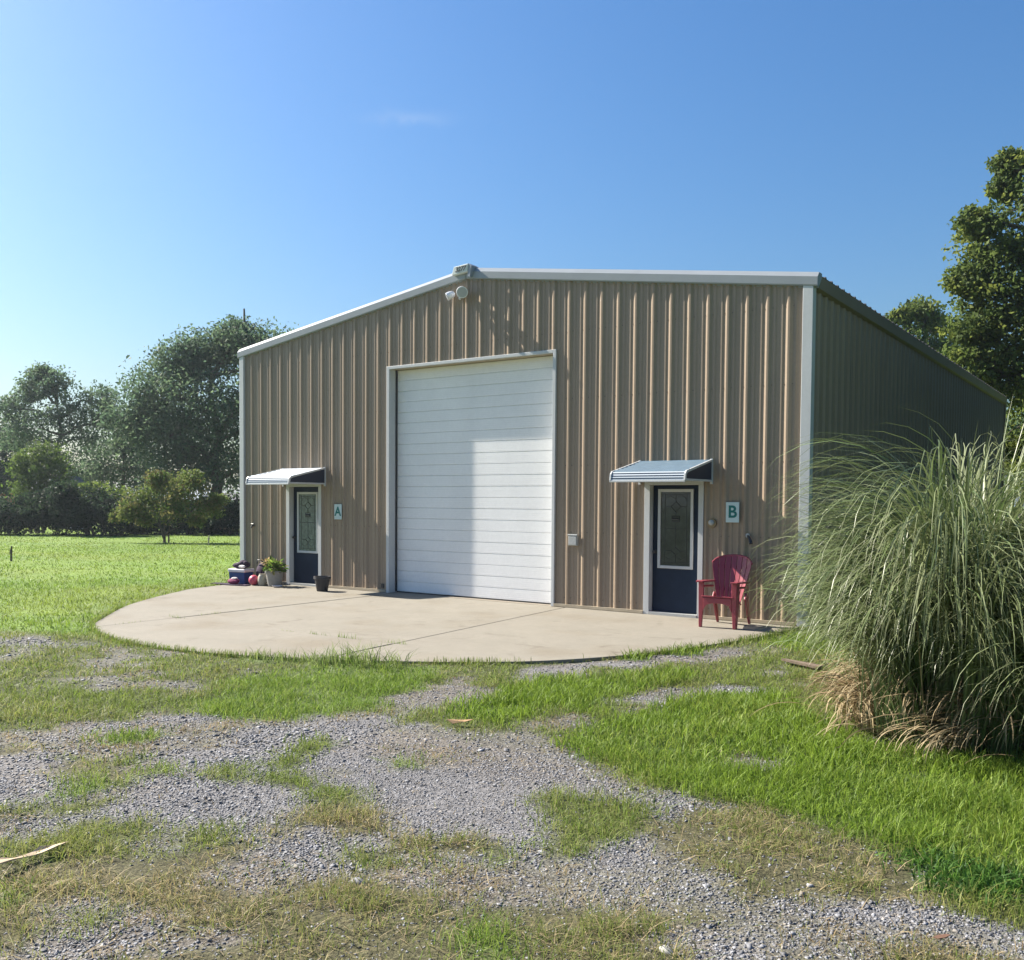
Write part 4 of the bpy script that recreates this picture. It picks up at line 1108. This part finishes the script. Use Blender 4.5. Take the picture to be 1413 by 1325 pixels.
def clump(x, y, rx, ry, n, ln, seed, label, nd, dead_bias, bias=None, mound=.6, droop=(100, 165), reach=0.0):
    t = empty('pampas_grass', onground(x, y), 0, label, 'ornamental grass', 'pampas grass beside the right end of the building')
    V1, F1, C1 = pampas(rx, ry, n, ln[0], ln[1], seed, bias, PAL, mound=mound, droop=droop, reach=reach)
    # shorter inner leaves fill the heart, a few stand nearly upright
    V2, F2, C2 = pampas(rx * .8, ry * .8, int(n * .35), ln[0] * .45, ln[1] * .75, seed + 5, None, PAL, th0=(2, 14), droop=(30, 110), mound=mound * .8, expo=2.2)
    npmesh('green_blade', np.concatenate([V1, V2]), np.concatenate([F1, F2 + len(V1)]), M_PAMPAS, np.concatenate([C1, C2]), t, kind='stuff')
    V, F, C = pampas(rx * .95, ry * .95, nd, ln[0] * .35, ln[1] * .5, seed + 1, dead_bias, PALD, droop=(110, 170), th0=(18, 60), wid=.012, mound=.25, reach=1.25)
    npmesh('dead_blade', V, F, M_STRAW, C, t, kind='stuff')
    # bare old canes in the shaded heart
    rs = np.random.RandomState(seed + 2)
    mb = MB()
    for k in range(70):
        a = rs.uniform(0, 6.28); r_ = rs.uniform(.2, 1)
        p = np.array([rx * r_ * math.cos(a), ry * r_ * math.sin(a), 0]); d = np.array([math.cos(a) * .25 + rs.normal() * .1, math.sin(a) * .25 + rs.normal() * .1, 1])
        h = rs.uniform(.5, 1.3)
        mb.tube([p, p + d * h * .5, p + d * h + np.array([0, 0, -.02])], [.007, .006, .003], 4)
    mb.build('cane', M_STRAWC, t, kind='stuff')
    return t
M_STRAWC = mat('old_cane', (.30, .22, .12), .7, .3, noise=[(10, .3, S1)])
LEFT = math.atan2(-.57, -.82)
clump(15.15, -5.52, .84, .64, 8000, (1.5, 2.35), 41, 'huge arching pampas grass clump with a skirt of straw-coloured dead leaves', 2600, (LEFT + .15, .75, .5), (LEFT + .8, .25, .9), 1.08, (115, 172), 1.52)
clump(17.0, -4.55, .75, .75, 3400, (1.8, 2.6), 51, 'arching pampas grass clump cut by the right edge of the photo, behind the lower tuft', 500, None, None, .9)
clump(16.05, -5.95, .35, .3, 1000, (1.2, 1.9), 61, 'low drooping green pampas tuft in front of the taller clumps', 200, None, None, .2)

# ------------------------------------------------------------------ gravel
rs = np.random.RandomState(77)
def ring(d0, d1, dens, a0=R(-35.07 - 36), a1=R(-35.07 + 48)):
    n = int(dens * (a1 - a0) / 2 * (d1 * d1 - d0 * d0))
    d = np.sqrt(rs.uniform(d0 * d0, d1 * d1, n)); a = rs.uniform(a0, a1, n)
    return CAM[0] + d * np.sin(a), CAM[1] + d * np.cos(a), d
def zone2(x, y, j):
    # ragged edges: look a little to the side, but never onto the concrete
    k = zone(x + rs.normal(scale=j, size=len(x)), y + rs.normal(scale=j, size=len(x)))
    k0 = zone(x, y)
    return np.where((k0 == 9) | (k == 9), k0, k)
def stones():
    Vs = []; Fs = []; Cs = []; off = 0
    cube = np.array([(-1, -1, -1), (1, -1, -1), (1, 1, -1), (-1, 1, -1), (-1, -1, 1), (1, -1, 1), (1, 1, 1), (-1, 1, 1)], float)
    tri = np.array([(0, 2, 1), (0, 3, 2), (4, 5, 6), (4, 6, 7), (0, 1, 5), (0, 5, 4), (1, 2, 6), (1, 6, 5), (2, 3, 7), (2, 7, 6), (3, 0, 4), (3, 4, 7)])
    dn = np.array([1.0, .5, .07, .0, .0, .0, .01, .0, .03, 0])
    for d0, d1, dens, s0, s1 in ((2.6, 4.4, 10500, .0036, .0105), (4.4, 6.6, 6600, .0046, .012), (6.6, 9.5, 2600, .0065, .015), (9.5, 16, 430, .012, .022)):
        x, y, d = ring(d0, d1, dens)
        k = zone2(x, y, .05)
        cl = .55 + .9 * vnoise(x, y, 2.2, 33)
        keep = rs.uniform(size=len(x)) < dn[k] * cl
        x, y = x[keep], y[keep]; n = len(x)
        s = .86 * (s0 + (s1 - s0) * rs.uniform(size=n) ** 1.6) * (.72 + .5 * vnoise(x, y, .9, 34)) * np.where(rs.uniform(size=n) < .06, 1.7, 1.0)
        sc = np.stack([s * rs.uniform(.8, 1.5, n), s * rs.uniform(.7, 1.1, n), s * rs.uniform(.22, .6, n)], 1)
        v = cube[None] * rs.uniform(.35, 1.0, (n, 8, 3)) * sc[:, None, :]
        th = rs.uniform(0, 6.28, n); ct, sn_ = np.cos(th)[:, None], np.sin(th)[:, None]
        tl = rs.normal(scale=.35, size=n); cu, su = np.cos(tl)[:, None], np.sin(tl)[:, None]
        vx, vy, vz = v[..., 0], v[..., 1], v[..., 2]
        vx, vz = vx * cu - vz * su, vx * su + vz * cu
        v = np.stack([vx * ct - vy * sn_, vx * sn_ + vy * ct, vz], -1)
        v += np.stack([x, y, gz(x, y) + sc[:, 2] * rs.uniform(-.5, .35, n)], 1)[:, None, :]
        g = rs.choice([.11, .15, .195, .26], n, p=[.25, .35, .28, .12]) * rs.uniform(.85, 1.15, n)
        tint = np.where(rs.uniform(size=(n, 1)) < .13, np.array([[1.08, .98, .86]]), np.array([[.97, .98, 1.04]]))
        c = g[:, None] * tint
        Vs.append(v.reshape(-1, 3)); Fs.append((np.arange(n)[:, None, None] * 8 + tri[None] + off).reshape(-1, 3)); Cs.append(np.repeat(c, 8, 0))
        off += n * 8
    o = npmesh('gravel', np.concatenate(Vs), np.concatenate(Fs), M_STONE, np.concatenate(Cs), kind='stuff')
    tag(o, 'loose grey crushed stone spread over the drive and the parking area', 'gravel')
    print('stones', off // 8)
stones()

# ------------------------------------------------------------------ grass
PALS = {
    'gravel': [(.13, .17, .04), (.30, .23, .12), (.19, .19, .07)],
    'sparse': [(.16, .195, .05), (.24, .21, .09), (.28, .20, .10), (.13, .18, .04)],
    'olive': [(.18, .215, .055), (.21, .235, .07), (.15, .20, .042), (.28, .26, .115), (.23, .24, .08), (.33, .27, .14)],
    'bright': [(.18, .265, .04), (.14, .225, .032), (.215, .28, .055), (.11, .19, .025)],
    'lush': [(.165, .25, .03), (.195, .28, .036), (.125, .205, .026), (.235, .30, .055)],
    'wispy': [(.18, .25, .06), (.22, .27, .10), (.14, .21, .04)],
    'clover': [(.06, .14, .022), (.085, .175, .028), (.045, .11, .018)],
    'lawn': [(.165, .255, .036), (.145, .23, .032), (.19, .27, .042), (.18, .24, .042)],
    'turf': [(.18, .23, .05), (.205, .245, .065), (.155, .22, .04), (.25, .255, .09), (.225, .26, .06)],
}
HT = np.array([.032, .036, .054, .066,   .098, .19, .050, .055, .060, 0])
DN = np.array([.015, .50, 1.0, 1.1, 1.15, 1.15, 1.2, 1.0, 1.05, 0])
LIE = np.array([.4, .45, .32, .15, .08, .1, .3, .15, .25, 0])
def grass():
    Vs = []; Fs = []; Cs = []; off = 0
    for d0, d1, dens, w in ((2.6, 4.4, 9500, .0036), (4.4, 6.5, 6800, .0044), (6.5, 9.5, 3800, .0060), (9.5, 14, 1500, .0085), (14, 22, 480, .013), (22, 38, 135, .021), (38, 62, 40, .036)):
        x, y, d = ring(d0, d1, dens)
        k = zone2(x, y, .07)
        cl = np.clip((vnoise(x, y, 5.5, 41) * .6 + vnoise(x, y, 17, 42) * .4 - .24) * 2.2, .05, 1.25)
        cl = np.where((k == 2) | (k == 1), cl * np.clip((vnoise(x, y, 1.7, 43) - .2) * 2.2, .12, 1.15), np.clip(cl + .35, 0, 1.2))
        if d0 > 13: cl = np.ones_like(cl)
        keep = rs.uniform(size=len(x)) < DN[k] * cl / 1.15
        x, y, k, d = x[keep], y[keep], k[keep], d[keep]; n = len(x)
        hm = (.55 + .9 * vnoise(x, y, 2.6, 44)) * np.where(k == 4, .65 + .7 * vnoise(x, y, 1.1, 47), 1)
        h = HT[k] * hm * rs.uniform(.5, 1.45, n) * (1 if d0 < 13 else .95)
        az = rs.uniform(0, 2 * np.pi, n)
        lie = rs.uniform(size=n) < LIE[k]
        th = np.where(lie, rs.uniform(1.0, 1.5, n), np.abs(rs.normal(scale=.42, size=n)) + .06)
        dirv = np.stack([np.sin(th) * np.cos(az), np.sin(th) * np.sin(az), np.cos(th)], 1)
        L = np.where(lie, h * 1.5 + .012, h)[:, None]
        sd_ = np.stack([-np.sin(az), np.cos(az), np.zeros(n)], 1)
        a2 = az + rs.normal(scale=1.3, size=n)
        sd_ = np.stack([np.cos(a2), np.sin(a2), np.zeros(n)], 1)
        ww = (w * rs.uniform(.6, 1.3, n) * np.where(k == 6, 2.4, np.where(k == 4, 1.25, 1)))[:, None]
        p0 = np.stack([x, y, gz(x, y) - .003], 1)
        p0[:, 2] += np.where(lie, rs.uniform(.004, .016, n), 0)
        bend = np.stack([np.cos(az), np.sin(az), -.35 * np.ones(n)], 1) * L * rs.uniform(.1, .4, n)[:, None]
        pm = p0 + dirv * L * .55
        pt = p0 + dirv * L + bend
        V = np.stack([p0 - sd_ * ww * .5, p0 + sd_ * ww * .5, pm + sd_ * ww * .42, pm - sd_ * ww * .42, pt], 1)
        i = np.arange(n)[:, None, None] * 5 + off
        Fs.append((i + np.array([[0, 1, 2], [0, 2, 3], [3, 2, 4]])[None]).reshape(-1, 3))
        c = np.zeros((n, 3))
        pick = vnoise(x, y, 1.4, 45) * .55 + rs.uniform(0, .5, n)
        for ki, kn in enumerate(KINDS[:-1]):
            mk = k == ki
            pal = np.array(PALS[kn])
            c[mk] = pal[np.clip((pick[mk] * len(pal)).astype(int), 0, len(pal) - 1)]
        dryl = lie & ((k == 2) | (k == 1) | (k == 0)) & (rs.uniform(size=n) < .65)
        c[dryl] = np.array([.38, .30, .17])
        yl = np.clip((vnoise(x, y, .55, 46) - .45) * 2.5, 0, 1)[:, None] * (k == 7)[:, None]
        c = c * (1 - yl * .45) + np.array([.235, .265, .05]) * yl * .45
        c *= rs.uniform(.75, 1.25, (n, 1))
        Vs.append(V.reshape(-1, 3)); Cs.append(np.repeat(c, 5, 0)); off += n * 5
        print('grass', d0, n)
    o = npmesh('grass', np.concatenate(Vs), np.concatenate(Fs), M_BLADE, np.concatenate(Cs), kind='stuff')
    tag(o, 'patchy green and straw-coloured turf growing over the lawn and gravel', 'grass')
grass()

# grass leaning over the rim of the apron
def rim():
    P = np.array(AP); seg = np.hypot(*(P[1:] - P[:-1]).T); cum = np.concatenate([[0], np.cumsum(seg)])
    n = 5200
    t = rs.uniform(0, cum[-1], n)
    t = t[vnoise(t, t * 0, 1.3, 71) * .7 + vnoise(t, t * 0, 4.1, 72) * .3 > rs.uniform(.22, .62, len(t))]
    n = len(t)
    px = np.interp(t, cum, P[:, 0]); py = np.interp(t, cum, P[:, 1])
    cen = np.array([6.2, -1.5]); o = np.stack([px, py], 1) - cen; o /= np.linalg.norm(o, axis=1)[:, None]
    b = np.stack([px, py], 1) + o * rs.uniform(.0, .07, n)[:, None]
    h = rs.uniform(.03, .085, n); a = rs.uniform(0, 6.28, n); w = rs.uniform(.004, .008, n)
    inward = -o * (h * rs.uniform(-.3, 1.0, n))[:, None]
    p0 = np.stack([b[:, 0], b[:, 1], np.full(n, -.05)], 1)
    sd_ = np.stack([np.cos(a), np.sin(a), np.zeros(n)], 1) * w[:, None]
    tip = p0 + np.concatenate([inward, (h + .04)[:, None]], 1)
    mid = p0 + np.concatenate([inward * .25, (h * .7 + .04)[:, None]], 1)
    V = np.stack([p0 - sd_ * .5, p0 + sd_ * .5, mid + sd_ * .4, mid - sd_ * .4, tip], 1).reshape(-1, 3)
    F = (np.arange(n)[:, None, None] * 5 + np.array([[0, 1, 2], [0, 2, 3], [3, 2, 4]])[None]).reshape(-1, 3)
    pal = np.array(PALS['bright'] + PALS['turf'])
    C = np.repeat(pal[rs.randint(0, len(pal), n)] * rs.uniform(.7, 1.2, (n, 1)), 5, 0)
    tag(npmesh('edge_grass', V, F, M_BLADE, C, kind='stuff'), 'ragged grass leaning over the rim of the concrete apron', 'grass')
rim()

# weeds in the slab joints
def weeds():
    pts = []
    for x, y, n, h in ((4.45, -4.83, 26, .05), (4.46, -4.2, 22, .035), (4.45, -3.5, 14, .03), (7.4, -4.80, 30, .05), (7.9, -4.78, 44, .07), (8.65, -4.72, 34, .06), (8.72, -5.1, 16, .04), (6.9, -4.81, 18, .03), (4.46, -5.6, 20, .03)):
        pts += [(x + rs.normal() * .10, y + rs.normal() * (.012 if abs(y + 4.8) < .09 else .12), h * rs.uniform(.5, 1.3)) for _ in range(n)]
    V = []; F = []; C = []
    for x, y, h in pts:
        if abs(y + 4.8) > .1: x = 4.455 + (x - 4.455) * .08 if x < 6 else x
        a = rs.uniform(0, 6.28); b = rs.uniform(0, 6.28); l = rs.uniform(.1, .7) * h
        i = len(V)
        V += [(x - .004 * math.cos(b), y - .004 * math.sin(b), -.03), (x + .004 * math.cos(b), y + .004 * math.sin(b), -.03), (x + l * math.cos(a), y + l * math.sin(a), h)]
        F.append((i, i + 1, i + 2)); C += [tuple(np.array(PALS['bright'][rs.randint(4)]) * rs.uniform(.8, 1.2))] * 3
    o = npmesh('joint_weed', V, F, M_BLADE, np.array(C), kind='stuff')
    tag(o, 'thin weeds sprouting from the joints of the concrete apron', 'weeds')
weeds()

# ------------------------------------------------------------------ small things lying about
def flat_piece(name, label, cat, x, y, outline, th, material, curl=0.0, rz=0.0, lift=.02):
    o = MB().prism([(px, py, curl * px * px + .01 * math.sin(px * 31 + py * 17)) for px, py in outline], (0, 0, th)).build(name, material)
    o.location = (x, y, z0(x, y) + lift); o.rotation_euler = (0, 0, rz)
    return tag(o, label, cat)
M_CARD = mat('tan_card', (.52, .40, .27), .8, .2, noise=[(20, .12, S1)])
flat_piece('torn_cardboard', 'long torn strip of pale tan cardboard lying on the grass at the left edge', 'cardboard', 11.95, -10.93,
           [(-.20, -.02), (-.13, -.032), (-.10, -.012), (-.02, -.008), (.02, -.03), (.10, -.022), (.17, .0), (.12, .03), (.04, .034), (-.01, .018), (-.06, .024), (-.10, .012), (-.15, .03), (-.2, .02)], .006, M_CARD, .35, R(93), .035)
flat_piece('dry_leaf', 'curled dry brown leaf at the edge of the grass in the middle of the drive', 'leaf', 11.89, -7.53, [(-.10, 0), (-.05, .03), (.03, .035), (.11, .01), (.04, -.025), (-.05, -.028)], .004, mat('dry_leaf', (.33, .20, .10), .7), 2.2, R(35), .03)
flat_piece('dry_leaf', 'reddish dead leaf on the gravel at the lower right', 'leaf', 15.72, -9.27, [(-.03, 0), (-.01, .012), (.02, .01), (.035, 0), (.012, -.012), (-.015, -.012)], .003, mat('red_leaf', (.10, .05, .03), .7), 2.2, R(20), .03)
M_WOOD2 = mat('grey_wood', (.15, .115, .085), .85, .2, noise=[(8, .3, (1, 6, 1))])
flat_piece('board', 'weathered board lying in the grass at the foot of the pampas clump', 'board', 13.05, -3.10, [(-.12, -.045), (.38, -.045), (.38, .045), (-.12, .045)], .025, M_WOOD2, 0, R(-22), .03)
wr = blob('pale_stone', mat('pale_stone', (.36, .35, .33), .8, .2, noise=[(20, .15, S1)]), None, (0, 0, 0), .034, 71, (1.2, .9, .8), .4, 2); wr.location = (14.87, -9.98, -.03); tag(wr, 'single whitish rounded stone at the bottom of the drive', 'stone')
gr = blob('grey_stone', mat('grey_stone', (.22, .22, .24), .8, .2, noise=[(20, .15, S1)]), None, (0, 0, 0), .034, 75, (1.5, .9, .8), .5, 2); gr.location = (13.40, -10.19, -.035); tag(gr, 'larger angular grey stone among the gravel, bottom centre', 'stone')

# ------------------------------------------------------------------ the thin summer haze over the whole place
hz = bpy.data.materials.new('haze')
hz.use_nodes = True
ht = hz.node_tree
ht.nodes.clear()
ho = ht.nodes.new('ShaderNodeOutputMaterial')
pv = ht.nodes.new('ShaderNodeVolumePrincipled')
pv.inputs['Color'].default_value = (0.80, 0.90, 1.0, 1)
pv.inputs['Density'].default_value = 0.0004
pv.inputs['Anisotropy'].default_value = 0.6
ht.links.new(pv.outputs[0], ho.inputs['Volume'])
MB().box(-3200, 3200, -3200, 3200, -1.6, 16.0).build('haze', hz, kind='stuff')
